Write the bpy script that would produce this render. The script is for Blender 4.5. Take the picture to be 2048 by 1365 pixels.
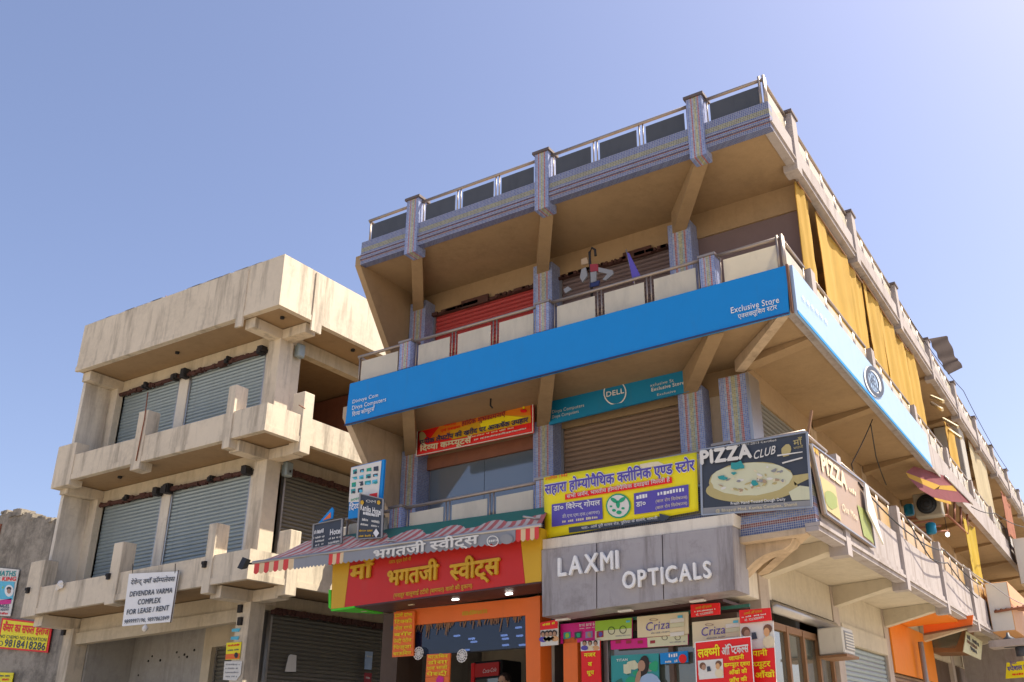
import bpy, bmesh, math, random
from mathutils import Vector, Matrix
random.seed(7)
sc = bpy.context.scene
COL = sc.collection
for o in list(bpy.data.objects): bpy.data.objects.remove(o)

# ------------------------------------------------------------------ camera
YAW, PIT, ROL, FPX, CX, CY = -0.4693511, 0.3950763, -0.0422389, 1894.143, 1265.736, 737.357
PW, PH = 2048.0, 1365.0
f_ = Vector((math.sin(YAW)*math.cos(PIT), math.cos(YAW)*math.cos(PIT), math.sin(PIT)))
r_ = Vector((math.cos(YAW), -math.sin(YAW), 0)); u_ = r_.cross(f_)
r_, u_ = math.cos(ROL)*r_ + math.sin(ROL)*u_, -math.sin(ROL)*r_ + math.cos(ROL)*u_
EYE = Vector((0, 0, 1.5))
cam = bpy.data.cameras.new('camera'); cam_o = bpy.data.objects.new('camera', cam); COL.objects.link(cam_o)
cam.sensor_width = 36; cam.lens = 36*FPX/PW
cam.shift_x = (PW/2-CX)/PW; cam.shift_y = -(PH/2-CY)/PW
cam.clip_end = 3000; cam.clip_start = .05
R = Matrix((r_, u_, -f_)).transposed().to_4x4()
cam_o.matrix_world = Matrix.Translation(EYE) @ R
sc.camera = cam_o

# ------------------------------------------------------------------ sky, sun, exposure
SUN_E, SUN_PHI = math.radians(56), math.radians(42)      # height; angle from +X towards +Y
sdir = Vector((math.cos(SUN_E)*math.cos(SUN_PHI), math.cos(SUN_E)*math.sin(SUN_PHI), math.sin(SUN_E)))
world = bpy.data.worlds.new('World'); sc.world = world; world.use_nodes = True
nt = world.node_tree; bg = nt.nodes['Background']
sky = nt.nodes.new('ShaderNodeTexSky'); sky.sky_type = 'NISHITA'; sky.sun_disc = False
sky.sun_elevation = SUN_E; sky.sun_rotation = math.atan2(sdir.x, sdir.y)
sky.air_density = 1.0; sky.dust_density = 2.6; sky.ozone_density = 3.0; sky.altitude = 200
tint = nt.nodes.new('ShaderNodeMix'); tint.data_type = 'RGBA'; tint.blend_type = 'MULTIPLY'; tint.inputs[0].default_value = 1; tint.inputs[7].default_value = (1.06, .95, .99, 1)
nt.links.new(sky.outputs[0], tint.inputs[6]); hs = nt.nodes.new('ShaderNodeHueSaturation'); hs.inputs['Saturation'].default_value = .95; nt.links.new(tint.outputs[2], hs.inputs['Color']); nt.links.new(hs.outputs[0], bg.inputs[0]); bg.inputs[1].default_value = 0.098
sun = bpy.data.lights.new('sun', 'SUN'); sun.energy = 4.0; sun.angle = math.radians(.53); sun.color = (1, .90, .74)
sun_o = bpy.data.objects.new('sun', sun); COL.objects.link(sun_o)
sun_o.rotation_euler = sdir.to_track_quat('Z', 'Y').to_euler()
sc.view_settings.view_transform = 'Standard'; sc.view_settings.look = 'None'
sc.view_settings.exposure = 1.15; sc.view_settings.gamma = 1; sc.view_settings.use_curve_mapping = False
sc.render.engine = 'CYCLES'; sc.cycles.max_bounces = 8; sc.cycles.diffuse_bounces = 5
sc.cycles.use_denoising = True

# ------------------------------------------------------------------ pixel -> place
def ray(x, y): return f_ + r_*((x-CX)/FPX) - u_*((y-CY)/FPX)
def P(x, y, plane, off=0.0):
    """point of the pixel's sight line on the plane ('x'|'y'|'z', value), moved off towards the viewer"""
    a, v = plane; i = 'xyz'.index(a); d = ray(x, y)
    p = EYE + d*((v-EYE[i])/d[i])
    if off:
        n = {'x': Vector((1, 0, 0)), 'y': Vector((0, -1, 0)), 'z': Vector((0, 0, -1))}[a]
        p = p + n*off
    return p

# ------------------------------------------------------------------ materials
MATS = {}
class NT:
    def __init__(s, name):
        s.m = bpy.data.materials.new(name); s.m.use_nodes = True
        s.t = s.m.node_tree; s.b = s.t.nodes['Principled BSDF']; s.out = s.t.nodes['Material Output']
        MATS[name] = s.m
    def n(s, t, **k):
        nd = s.t.nodes.new('ShaderNode'+t)
        for a, v in k.items(): setattr(nd, a, v)
        return nd
    def l(s, a, b): s.t.links.new(a, b)
    def coord(s, kind='Object', scale=(1, 1, 1)):
        tc = s.n('TexCoord'); mp = s.n('Mapping'); mp.inputs['Scale'].default_value = scale
        s.l(tc.outputs[kind], mp.inputs[0]); return mp.outputs[0]
    def noise(s, vec, sc_, det=5, rough=.6):
        q = s.n('TexNoise'); q.inputs['Scale'].default_value = sc_; q.inputs['Detail'].default_value = det
        q.inputs['Roughness'].default_value = rough; s.l(vec, q.inputs['Vector']); return q.outputs['Fac']
    def ramp(s, fac, stops, interp='LINEAR'):
        q = s.n('ValToRGB'); e = q.color_ramp; e.interpolation = interp
        while len(e.elements) < len(stops): e.elements.new(.5)
        for el, (p, c) in zip(e.elements, stops):
            el.position = p; el.color = (*c, 1) if len(c) == 3 else c
        s.l(fac, q.inputs[0]); return q.outputs[0]
    def mix(s, fac, a, b, mode='MIX'):
        q = s.n('Mix', data_type='RGBA', blend_type=mode)
        for sock, v in ((q.inputs[0], fac), (q.inputs[6], a), (q.inputs[7], b)):
            if hasattr(v, 'links'): s.l(v, sock)
            elif isinstance(v, (int, float)): sock.default_value = v
            else: sock.default_value = (*v, 1)
        return q.outputs[2]
    def bump(s, h, st=.2, dist=.02):
        q = s.n('Bump'); q.inputs['Strength'].default_value = st; q.inputs['Distance'].default_value = dist
        s.l(h, q.inputs['Height']); s.l(q.outputs[0], s.b.inputs['Normal'])
    def set(s, col=None, rough=None, metal=None, spec=None, alpha=None):
        for k, v in (('Base Color', col), ('Roughness', rough), ('Metallic', metal), ('Specular IOR Level', spec), ('Alpha', alpha)):
            if v is None: continue
            if hasattr(v, 'links'): s.l(v, s.b.inputs[k])
            else: s.b.inputs[k].default_value = (*v, 1) if isinstance(v, tuple) and len(v) == 3 else v
        return s.m

def plaster(name, base, stain=(.10, .08, .06), amt=.55, streak=.5, rough=.9, b=.35, sf=1.15, lo=.53):
    m = NT(name); o = m.coord('Object'); ov = m.coord('Object', (sf, sf, sf*.12))
    big = m.noise(o, .55, 6, .62); fine = m.noise(o, 9, 6, .7); st = m.noise(ov, 2.6, 6, .7)
    c = m.mix(m.ramp(big, [(.3, (0, 0, 0)), (.75, (1, 1, 1))]), tuple(x*.82 for x in base), tuple(min(1, x*1.10) for x in base))
    c = m.mix(m.ramp(fine, [(.35, (0, 0, 0)), (.8, (1, 1, 1))]), c, tuple(min(1, x*1.06) for x in base))
    mask = m.ramp(st, [(.50, (0, 0, 0)), (.70, (1, 1, 1))])
    mm = m.n('Math', operation='MULTIPLY'); m.l(mask, mm.inputs[0]); mm.inputs[1].default_value = streak
    c = m.mix(mm.outputs[0], c, stain)
    dm = m.ramp(m.noise(o, 1.7, 8, .75), [(lo, (0, 0, 0)), (lo+.17, (1, 1, 1))])
    m2 = m.n('Math', operation='MULTIPLY'); m.l(dm, m2.inputs[0]); m2.inputs[1].default_value = amt
    c = m.mix(m2.outputs[0], c, tuple((x+y)/2 for x, y in zip(stain, base)))
    m.bump(m.noise(o, 22, 6, .7), b, .01)
    return m.set(c, rough, spec=.2)

def paint(name, base, rough=.5, var=.16, metal=0.0, spec=.4, dirt=.25, dirtcol=(.12, .10, .08)):
    m = NT(name); o = m.coord('Object')
    c = m.mix(m.noise(o, 3.1, 5, .65), tuple(x*(1-var) for x in base), tuple(min(1, x*(1+var)) for x in base))
    d = m.ramp(m.noise(m.coord('Object', (3, 3, .5)), 2.3, 7, .7), [(.55, (0, 0, 0)), (.8, (1, 1, 1))])
    mm = m.n('Math', operation='MULTIPLY'); m.l(d, mm.inputs[0]); mm.inputs[1].default_value = dirt
    c = m.mix(mm.outputs[0], c, dirtcol)
    rr = m.n('MapRange'); m.l(m.noise(o, 5, 5), rr.inputs[0]); rr.inputs[3].default_value = rough*.8; rr.inputs[4].default_value = min(1, rough*1.25)
    m.bump(m.noise(o, 6, 3), .08, .01)
    return m.set(c, rr.outputs[0], metal, spec)

def mosaic(name, stops, axis):
    """glass mosaic: stripes along a generated axis, 2.4 cm tiles with pale joints"""
    m = NT(name); g = m.n('TexCoord'); sp = m.n('SeparateXYZ'); m.l(g.outputs['Generated'], sp.inputs[0])
    stripe = m.ramp(sp.outputs[axis], stops, 'CONSTANT')
    o = g.outputs['Object']; so = m.n('SeparateXYZ'); m.l(o, so.inputs[0])
    ad = m.n('Math', operation='ADD'); m.l(so.outputs[0], ad.inputs[0]); m.l(so.outputs[1], ad.inputs[1])
    cb = m.n('CombineXYZ'); m.l(ad.outputs[0], cb.inputs[0]); m.l(so.outputs[2], cb.inputs[1])
    br = m.n('TexBrick', offset=0.0); br.inputs['Scale'].default_value = 1
    br.inputs['Brick Width'].default_value = .03; br.inputs['Row Height'].default_value = .03; br.inputs['Mortar Size'].default_value = .003
    m.l(cb.outputs[0], br.inputs['Vector']); br.inputs['Color1'].default_value = (.35, .35, .35, 1); br.inputs['Color2'].default_value = (1.0, 1.0, 1.0, 1)
    br.inputs['Mortar'].default_value = (.8, .8, .8, 1)
    wn = m.n('TexWhiteNoise', noise_dimensions='2D'); sn = m.n('Vector'+'Math', operation='SNAP'); m.l(cb.outputs[0], sn.inputs[0]); sn.inputs[1].default_value = (.03, .03, .03)
    m.l(sn.outputs[0], wn.inputs['Vector'])
    tint = m.ramp(wn.outputs['Value'], [(0, (.75, .78, .9)), (.35, (.95, .97, 1)), (.6, (1.2, 1.18, 1.12)), (.85, (.9, .85, .88))], 'CONSTANT')
    c = m.mix(1.0, stripe, tint, 'MULTIPLY'); c = m.mix(br.outputs['Fac'], c, (.42, .41, .40))
    m.bump(br.outputs['Fac'], -.3, .004)
    gr = m.ramp(m.noise(m.coord('Object', (1, 1, .4)), 1.4, 6, .7), [(.5, (0, 0, 0)), (.8, (1, 1, 1))])
    mm = m.n('Math', operation='MULTIPLY'); m.l(gr, mm.inputs[0]); mm.inputs[1].default_value = .35
    c = m.mix(mm.outputs[0], c, (.16, .13, .10))
    return m.set(c, .42, spec=.5)

B1, B2, RD, YG, GR = (.17, .25, .52), (.28, .37, .56), (.42, .10, .09), (.40, .38, .16), (.24, .36, .38)
mosaic('mosaic_column', [(0, B1), (.18, B2), (.26, RD), (.36, B2), (.44, YG), (.60, GR), (.68, RD), (.78, B1)], 0)
DB, DR, DY = (.09, .13, .29), (.22, .06, .06), (.22, .21, .09)
mosaic('mosaic_band', [(0, DB), (.14, DR), (.20, B1), (.34, DR), (.40, DB), (.52, DY), (.72, DB)], 2)
plaster('cream_plaster', (.67, .585, .45), (.11, .09, .07), .42, .62)
plaster('white_plaster', (.74, .68, .57), (.16, .12, .09), .38, .45)
plaster('inner_plaster', (.58, .50, .36), (.14, .10, .06), .40, .30)
plaster('grey_wall', (.40, .38, .34), (.10, .09, .07), .5, .3)
plaster('old_concrete', (.36, .32, .26), (.012, .012, .010), 1.0, .8, b=.8, sf=.7, lo=.44)
plaster('beige_plaster', (.54, .42, .29), (.14, .10, .07), .45, .45)
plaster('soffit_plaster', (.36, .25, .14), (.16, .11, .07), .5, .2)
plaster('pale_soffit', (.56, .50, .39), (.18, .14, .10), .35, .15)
plaster('pale_band', (.40, .36, .345), (.16, .12, .09), .6, .6)
plaster('granite', (.47, .40, .34), (.10, .08, .07), .6, .2)
plaster('red_brick', (.32, .13, .08), (.12, .07, .05), .5, .3)
plaster('grey_cladding', (.36, .34, .345), (.11, .085, .075), .9, .75, rough=.45)
plaster('pale_ground', (.42, .37, .29), (.14, .12, .10), .4, .1)  # unseen ground, kept pale to bounce sun onto the lower floors
plaster('pale_road', (.33, .29, .24), (.12, .10, .09), .4, .1)  # unseen road, made pale so bounced sun fills the shaded shop fronts
paint('slat_grey', (.33, .40, .42), .42, .10, .35, dirt=.35)
paint('slat_dark', (.15, .14, .11), .5, .12, .2, dirt=.4)
paint('slat_red', (.42, .045, .04), .5, .12, 0, dirt=.3)
paint('slat_brown', (.26, .17, .11), .5, .12, .1, dirt=.3)
paint('slat_dark_brown', (.16, .11, .10), .55, .12, .1, dirt=.3)  # dark brown slats of the second-floor shutter
paint('steel', (.42, .40, .38), .32, .1, .8, dirt=.3)
paint('rail_steel', (.36, .30, .25), .4, .15, .6, dirt=.4)
paint('rust', (.28, .11, .06), .7, .3, .1, dirt=.5)
paint('dark_rust', (.075, .03, .022), .8, .4, dirt=.3)
paint('black_iron', (.022, .02, .02), .7, .2, dirt=.2)
paint('dark_hole', (.02, .018, .016), .9)
paint('dark_brown', (.10, .065, .045), .7, .2)
paint('wood', (.25, .13, .06), .6, .25)
paint('cloth_white', (.75, .72, .66), .85, .08)
paint('cloth_brown', (.17, .12, .115), .9, .15)
paint('tin_backlit', (.045, .032, .027), .9, .3, .0, .05, dirt=.5)  # backlit shade of the roof sheet put into this dark colour
paint('tin', (.15, .12, .11), .6, .3, .3, dirt=.5)
paint('ac_shaded', (.36, .33, .27), .6, .15, dirt=.5)  # balcony shade on the outdoor unit put into its dull colour
paint('ac_white', (.66, .63, .55), .5, .08, dirt=.3)
paint('rubber_black', (.018, .018, .02), .6)
paint('pipe_grey', (.30, .31, .31), .45)
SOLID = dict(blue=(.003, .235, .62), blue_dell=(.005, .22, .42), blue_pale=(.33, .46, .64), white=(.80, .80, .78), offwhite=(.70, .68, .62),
    red=(.78, .012, .012), red2=(.55, .02, .015), umber=(.07, .03, .03), yellow=(.86, .74, .008), gold=(.62, .36, .015), orange=(.80, .16, .02), orange2=(.74, .22, .01), maroon=(.30, .03, .04),
    indigo=(.10, .075, .38), navy=(.025, .035, .12), black=(.02, .02, .022), slate=(.045, .055, .075), green=(.02, .35, .16), olive=(.26, .30, .08), lime=(.30, .52, .04),
    brightgreen=(.06, .60, .01), pink=(.62, .01, .22), teal=(.03, .30, .30), sky=(.10, .48, .66), grey=(.28, .28, .28), cream=(.72, .63, .42),
    crust=(.48, .40, .17), cheese=(.62, .62, .42), skin=(.42, .24, .15), hair=(.025, .015, .012), tan=(.42, .30, .18), peach=(.66, .36, .16), lilac=(.25, .22, .42),
    awning_pale=(.66, .54, .45), awning_pink=(.58, .15, .13), awning_red=(.66, .05, .04), awning_cream=(.70, .52, .30), awning_grey=(.26, .27, .29), dull_brown=(.36, .26, .19), canopy_green=(.03, .16, .12), brown=(.17, .08, .04))
def solid(n, rough=.5):
    k = 'print_'+n
    if k not in MATS: paint(k, SOLID[n], rough, .07, dirt=.14)
    return MATS[k]
def mat(n):
    if isinstance(n, bpy.types.Material): return n
    return MATS[n] if n in MATS else solid(n)

def glassy(name, base, tr=.5, rough=.25):
    m = NT(name); o = m.coord('Object')
    c = m.mix(m.noise(o, 1.3, 5, .6), tuple(x*.75 for x in base), base)
    d = m.ramp(m.noise(m.coord('Object', (1, 1, .3)), 3, 6, .7), [(.5, (0, 0, 0)), (.8, (1, 1, 1))])
    c = m.mix(d, c, tuple(x*.7 for x in base))
    m.set(c, rough, 0, .6); t = m.n('BsdfTranslucent'); m.l(c, t.inputs[0])
    mx = m.n('MixShader'); mx.inputs[0].default_value = tr; m.l(m.b.outputs[0], mx.inputs[1]); m.l(t.outputs[0], mx.inputs[2]); m.l(mx.outputs[0], m.out.inputs[0])
    return m.m
glassy('frosted_panel', (.92, .86, .70), .4)
glassy('sunlit_panel', (.90, .66, .32), .4)  # golden glow of the sunlit side panels put into their colour
glassy('dark_panel', (.12, .125, .13), .25, .12)  # dark grey panels of the front roof railing
glassy('jute', (.72, .46, .08), .35, .9)
glassy('awning_maroon', (.28, .06, .07), .3, .8)
glassy('awning_yellow', (.62, .36, .02), .3, .8)
glassy('yellow_tarp', (.75, .55, .03), .4, .6)
glassy('cream_sheet', (.72, .62, .40), .4, .8)
def window_glass(name, tint, rough=.06):
    m = NT(name); m.set(tint, rough, 0.0, .9); m.b.inputs['IOR'].default_value = 1.6
    m.b.inputs['Coat Weight'].default_value = .6; return m.m
window_glass('blue_glass', (.14, .17, .20)); window_glass('shop_glass', (.10, .11, .09)); window_glass('navy_glass', (.03, .05, .13), .03); MATS['navy_glass'].node_tree.nodes['Principled BSDF'].inputs['Coat Weight'].default_value = 0; MATS['navy_glass'].node_tree.nodes['Principled BSDF'].inputs['Specular IOR Level'].default_value = .15; MATS['navy_glass'].node_tree.nodes['Principled BSDF'].inputs['Transmission Weight'].default_value = .75
def emit(name, col, st):
    m = NT(name); m.set(col, .5); m.b.inputs['Emission Color'].default_value = (*col, 1); m.b.inputs['Emission Strength'].default_value = st; return m.m
emit('lamp_white', (1, .97, .9), 3.0)

# ------------------------------------------------------------------ builders
def link(o, parent=None):
    COL.objects.link(o)
    if parent is not None:
        o.parent = parent; o.matrix_parent_inverse = Matrix.Translation(-Vector(BASE.get(parent.name, (0, 0, 0))))
    return o
BASE = {}
def tag(o, label, cat, group=None):
    o['label'] = label; o['category'] = cat
    if group: o['group'] = group
    return o
def thing(name, label, cat, loc=(0, 0, 0), group=None):
    o = bpy.data.objects.new(name, None); o.location = loc; COL.objects.link(o); o.empty_display_size = .2
    BASE[o.name] = tuple(loc); return tag(o, label, cat, group)
def mesh(name, vs, fs, m, parent=None, smooth=False, mats=None, mi=None):
    me = bpy.data.meshes.new(name); me.from_pydata([tuple(v) for v in vs], [], fs); me.update()
    me.materials.append(mat(m))
    for x in (mats or []): me.materials.append(mat(x))
    if mi:
        for p, i in zip(me.polygons, mi): p.material_index = i
    if smooth:
        for p in me.polygons: p.use_smooth = True
    bm = bmesh.new(); bm.from_mesh(me); bmesh.ops.recalc_face_normals(bm, faces=bm.faces); bm.to_mesh(me); bm.free()
    return link(bpy.data.objects.new(name, me), parent)
CUBE_F = [(0, 1, 3, 2), (4, 6, 7, 5), (0, 4, 5, 1), (2, 3, 7, 6), (0, 2, 6, 4), (1, 5, 7, 3)]
def box(name, x0, x1, y0, y1, z0, z1, m, parent=None, bev=0):
    vs = [(x, y, z) for x in (x0, x1) for y in (y0, y1) for z in (z0, z1)]
    o = mesh(name, vs, CUBE_F, m, parent)
    if bev:
        bm = bmesh.new(); bm.from_mesh(o.data); bmesh.ops.bevel(bm, geom=list(bm.edges), offset=bev, segments=1, affect='EDGES'); bm.to_mesh(o.data); bm.free()
    return o
def prism(name, pts, d, m, parent=None):
    """polygon pts (3D, planar) extruded by vector d"""
    n = len(pts); d = Vector(d); vs = [Vector(p) for p in pts] + [Vector(p)+d for p in pts]
    fs = [tuple(range(n)), tuple(range(2*n-1, n-1, -1))] + [(i, (i+1) % n, n+(i+1) % n, n+i) for i in range(n)]
    return mesh(name, vs, fs, m, parent)
def multi(name, parts, m, parent=None, smooth=False):
    """several vertex/face lists in one mesh (one part)"""
    vs, fs = [], []
    for v, f in parts:
        b = len(vs); vs += list(v); fs += [tuple(i+b for i in q) for q in f]
    return mesh(name, vs, fs, m, parent, smooth)
def cubevf(x0, x1, y0, y1, z0, z1): return [(x, y, z) for x in (x0, x1) for y in (y0, y1) for z in (z0, z1)], CUBE_F
def tubevf(pts, rad, seg=8):
    pts = [Vector(p) for p in pts]; vs, fs = [], []
    for i, p in enumerate(pts):
        d = (pts[min(i+1, len(pts)-1)] - pts[max(i-1, 0)]).normalized()
        a = d.cross(Vector((0, 0, 1)) if abs(d.z) < .95 else Vector((1, 0, 0))).normalized(); b = d.cross(a)
        rr = rad[i] if isinstance(rad, (list, tuple)) else rad
        vs += [p + a*(math.cos(t)*rr) + b*(math.sin(t)*rr) for t in (2*math.pi*k/seg for k in range(seg))]
    for i in range(len(pts)-1):
        fs += [(i*seg+k, i*seg+(k+1) % seg, (i+1)*seg+(k+1) % seg, (i+1)*seg+k) for k in range(seg)]
    fs += [tuple(range(seg-1, -1, -1)), tuple(range((len(pts)-1)*seg, len(pts)*seg))]
    return vs, fs
def tube(name, pts, rad, m, parent=None, seg=8): 
    v, f = tubevf(pts, rad, seg); return mesh(name, v, f, m, parent, True)
def beamvf(a, b, w, h):
    """bar from a to b, square section w (sideways) by h (up)"""
    a, b = Vector(a), Vector(b); d = (b-a).normalized(); s = d.cross(Vector((0, 0, 1)))
    s = s.normalized() if s.length > 1e-4 else Vector((1, 0, 0)); u = s.cross(d).normalized()
    vs = [p + s*(i*w/2) + u*(j*h/2) for p in (a, b) for i in (-1, 1) for j in (-1, 1)]
    return vs, CUBE_F
def beam(name, a, b, w, h, m, parent=None): v, f = beamvf(a, b, w, h); return mesh(name, v, f, m, parent)

# ---- roller shutters: a frame part with one child per slat
def slatvf(L, h, axis):
    """one curved slat of length L along axis, height h, bulging outwards"""
    prof = [(0, .0), (-.014, .18*h), (-.022, .45*h), (-.014, .72*h), (-.002, .93*h), (.006, .93*h), (.008, 0)]
    vs = []
    for t in (0, L):
        for d, z in prof: vs.append((t, d, z) if axis == 'x' else (-d, t, z))
    n = len(prof)
    return vs, [(i, (i+1) % n, n+(i+1) % n, n+i) for i in range(n)] + [tuple(range(n)), tuple(range(2*n-1, n-1, -1))]
def shutter(parent, axis, a0, a1, depth, z0, z1, m, pitch=.085, guide='steel', parent_name='shutter', box_m=None):
    """axis 'x': faces -Y at y=depth; axis 'y': faces +X at x=depth"""
    g = .05; s = 1 if axis == 'x' else -1
    def bx(p0, p1, d0, d1, q0, q1):
        d0, d1 = sorted((depth+s*d0, depth+s*d1))
        return cubevf(p0, p1, d0, d1, q0, q1) if axis == 'x' else cubevf(d0, d1, p0, p1, q0, q1)
    fr = multi(parent_name, [bx(a0, a0+g, -.045, .05, z0, z1), bx(a1-g, a1, -.045, .05, z0, z1), bx(a0+g, a1-g, -.03, .03, z0, z0+.06), bx(a0+g, a1-g, .03, .05, z0+.06, z1)], guide, parent)
    v, f = slatvf(a1-a0-2*g, pitch, axis); me = None; z = z0+.06
    while z < z1-pitch*.3:
        if me is None:
            o = mesh('slat', v, f, m, None); me = o.data; COL.objects.unlink(o)
        else: o = bpy.data.objects.new('slat', me)
        j = random.uniform(-.004, .004)
        o.location = (a0+g, depth+j, z) if axis == 'x' else (depth+j, a0+g, z)
        COL.objects.link(o); o.parent = fr
        base = Vector(BASE.get(parent.name, (0, 0, 0))); o.matrix_parent_inverse = Matrix.Identity(4)
        z += pitch
    return fr

# ---- railing bay: top pipe and paired uprights, glass panels as sub-parts
def railing(parent, a, b, n, zt, m='rail_steel', glass='frosted_panel', axis='x', first=True, last=True, lip=.10):
    """a,b: end points (x,y,z of the ledge); n panels; zt top of the pipe"""
    a, b = Vector(a), Vector(b); d = b-a; L = d.length; e = d/L; z = a.z
    parts = [tubevf([a+Vector((0, 0, zt-z)), b+Vector((0, 0, zt-z))], .028)]
    w = L/n
    gl = []
    for i in range(n+1):
        for s in (-.035, .035):
            if (i == 0 and s < 0) or (i == n and s > 0): continue
            q = a + e*(w*i+s); parts.append(tubevf([q, q+Vector((0, 0, zt-z))], .012, 6))
    fr = multi('railing', parts, m, parent, True)
    for i in range(n):
        p0 = a + e*(w*i+.085); p1 = a + e*(w*(i+1)-.085); nn = Vector((-e.y, e.x, 0))*.006
        h0, h1 = z+.05, zt-lip
        vs = [Vector((p.x, p.y, h))+s*nn for s in (-1, 1) for p in (p0, p1) for h in (h0, h1)]
        mesh('glass_panel', vs, CUBE_F, glass, fr)
    return fr

# ---- lettering
TXT = {}
WORK = bpy.data.scenes.new('lettering_work')
def glyphs(s, bold):
    k = (s, bold)
    if k in TXT: return TXT[k]
    c = bpy.data.curves.new('tmp', 'FONT'); c.body = s; c.size = 1; c.resolution_u = 3; c.offset = bold; c.space_character = 1.06 if s.isascii() else 1
    o = bpy.data.objects.new('tmp', c); WORK.collection.objects.link(o); vl = WORK.view_layers[0]; vl.update()
    me = bpy.data.meshes.new_from_object(o.evaluated_get(vl.depsgraph))
    vs = [v.co.copy() for v in me.vertices]; fs = [tuple(p.vertices) for p in me.polygons]
    bpy.data.meshes.remove(me); bpy.data.objects.remove(o); bpy.data.curves.remove(c)
    TXT[k] = (vs, fs); return TXT[k]
def advance(s):
    vs, _ = glyphs(s+'l', 0); v2, _ = glyphs('l', 0)
    return max(v.x for v in vs) - max(v.x for v in v2)
CONS = set(chr(c) for c in range(0x915, 0x93A)); VIR = '\u094d'; IM = '\u093f'
BAR = set('खगघचजञणतथधनपबभमयलवशषसक')
def shape(s):
    """visual order for Devanagari: ('run', text) or ('half', consonant)"""
    out, i = [], 0
    while i < len(s):
        c = s[i]
        if c not in CONS: out.append(('run', c)); i += 1; continue
        pre, reph = [], False
        while i+2 < len(s) and s[i] in CONS and s[i+1] == VIR and s[i+2] in CONS:
            if s[i] == 'र' and not pre: reph = True
            elif s[i+2] == 'र': pre.append(('run', s[i]+VIR)); i += 1; break
            elif s[i] in BAR: pre.append(('half', s[i]))
            else: pre.append(('run', s[i]+VIR))
            i += 2
        if s[i] in CONS: pre.append(('run', s[i])); i += 1
        elif s[i] == VIR: i += 2
        ma = ''
        while i < len(s) and (0x93a <= ord(s[i]) <= 0x94f or s[i] in '\u0900\u0901\u0902\u0903') and s[i] != VIR: ma += s[i]; i += 1
        if i < len(s) and s[i] == VIR: ma += VIR; i += 1
        if IM in ma: pre.insert(0, ('run', IM)); ma = ma.replace(IM, '')
        out += pre
        if reph: ma += '\u0945'
        if ma: out.append(('run', ma))
    return out
def text_geo(s, bold=0.0):
    if not any(0x900 <= ord(c) < 0x980 for c in s): return glyphs(s, bold)
    vs, fs, pen, run = [], [], 0.0, ''
    def add(v, f, x):
        b = len(vs); vs.extend(q + Vector((x, 0, 0)) for q in v); fs.extend(tuple(j+b for j in q) for q in f)
    toks = shape(s) + [('end', '')]
    for k, c in toks:
        if k == 'run': run += c; continue
        if run:
            v, f = glyphs(run, bold); add(v, f, pen); pen += advance(run); run = ''
        if k == 'half':
            a = advance(c); cut = a*(.66 if c != 'क' else .72)
            v, f = glyphs(c, bold); bm = bmesh.new(); bv = [bm.verts.new(q) for q in v]
            for q in f:
                try: bm.faces.new([bv[j] for j in q])
                except ValueError: pass
            bmesh.ops.bisect_plane(bm, geom=list(bm.verts)+list(bm.edges)+list(bm.faces), plane_co=(cut, 0, 0), plane_no=(1, 0, 0), clear_outer=True)
            bm.verts.index_update(); add([q.co.copy() for q in bm.verts], [tuple(w.index for w in q.verts) for q in bm.faces], pen); bm.free(); pen += cut
    return vs, fs
def lettering(parent, s, plane, p0, p1, h, m, bold=0.0, off=.012, depth=0.0, name='lettering', slant=0.0):
    """text whose baseline runs from pixel p0 to pixel p1 on the plane, capitals h pixels tall"""
    A, B = P(*p0, plane, off), P(*p1, plane, off); H = (P(p0[0], p0[1]-h, plane, off)-A).length
    vs, fs = text_geo(s, 0)
    if not vs: return
    x0, x1 = min(v.x for v in vs), max(v.x for v in vs); U = (B-A)/(x1-x0); V = Vector((0, 0, H/.70))
    nn = {'x': Vector((1, 0, 0)), 'y': Vector((0, -1, 0))}[plane[0]]; k0 = len(vs); pts, f0 = [], fs; fs = []
    sh = [(0, 0)] if bold < .004 else [(0, 0), (-bold, 0), (bold, 0), (0, -bold), (0, bold)]      # heavier strokes: the print laid on again, shifted
    for i, (dx, dy) in enumerate(sh):
        pts += [A + nn*(.0005*i) + U*(v.x-x0+slant*v.y+dx) + V*(v.y+dy) for v in vs]; fs += [tuple(j+i*k0 for j in q) for q in f0]
    if depth:
        n = nn*depth; k = len(pts); ed = {}
        for q in fs:
            for i in range(len(q)): e = (q[i], q[(i+1) % len(q)]); ed[e] = 1
        side = [(a, b, b+k, a+k) for (a, b) in ed if (b, a) not in ed]
        pts = pts + [q+n for q in pts]; fs = fs + [tuple(i+k for i in q) for q in fs] + side
    return mesh(name, pts, fs, m, parent)
def raised(parent, s, plane, p0, p1, h, m, depth, bold=.022):
    w = [max(v.x for v in glyphs(ch, 0)[0])-min(v.x for v in glyphs(ch, 0)[0]) for ch in s]; g = .17; tot = sum(w)+g*(len(s)-1); t = 0
    for ch, k in zip(s, w):
        q = lambda u: (p0[0]+(p1[0]-p0[0])*u, p0[1]+(p1[1]-p0[1])*u)
        lettering(parent, ch, plane, q(t/tot), q((t+k)/tot), h, m, bold, .02, depth, 'raised_letter'); t += k+g
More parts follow.
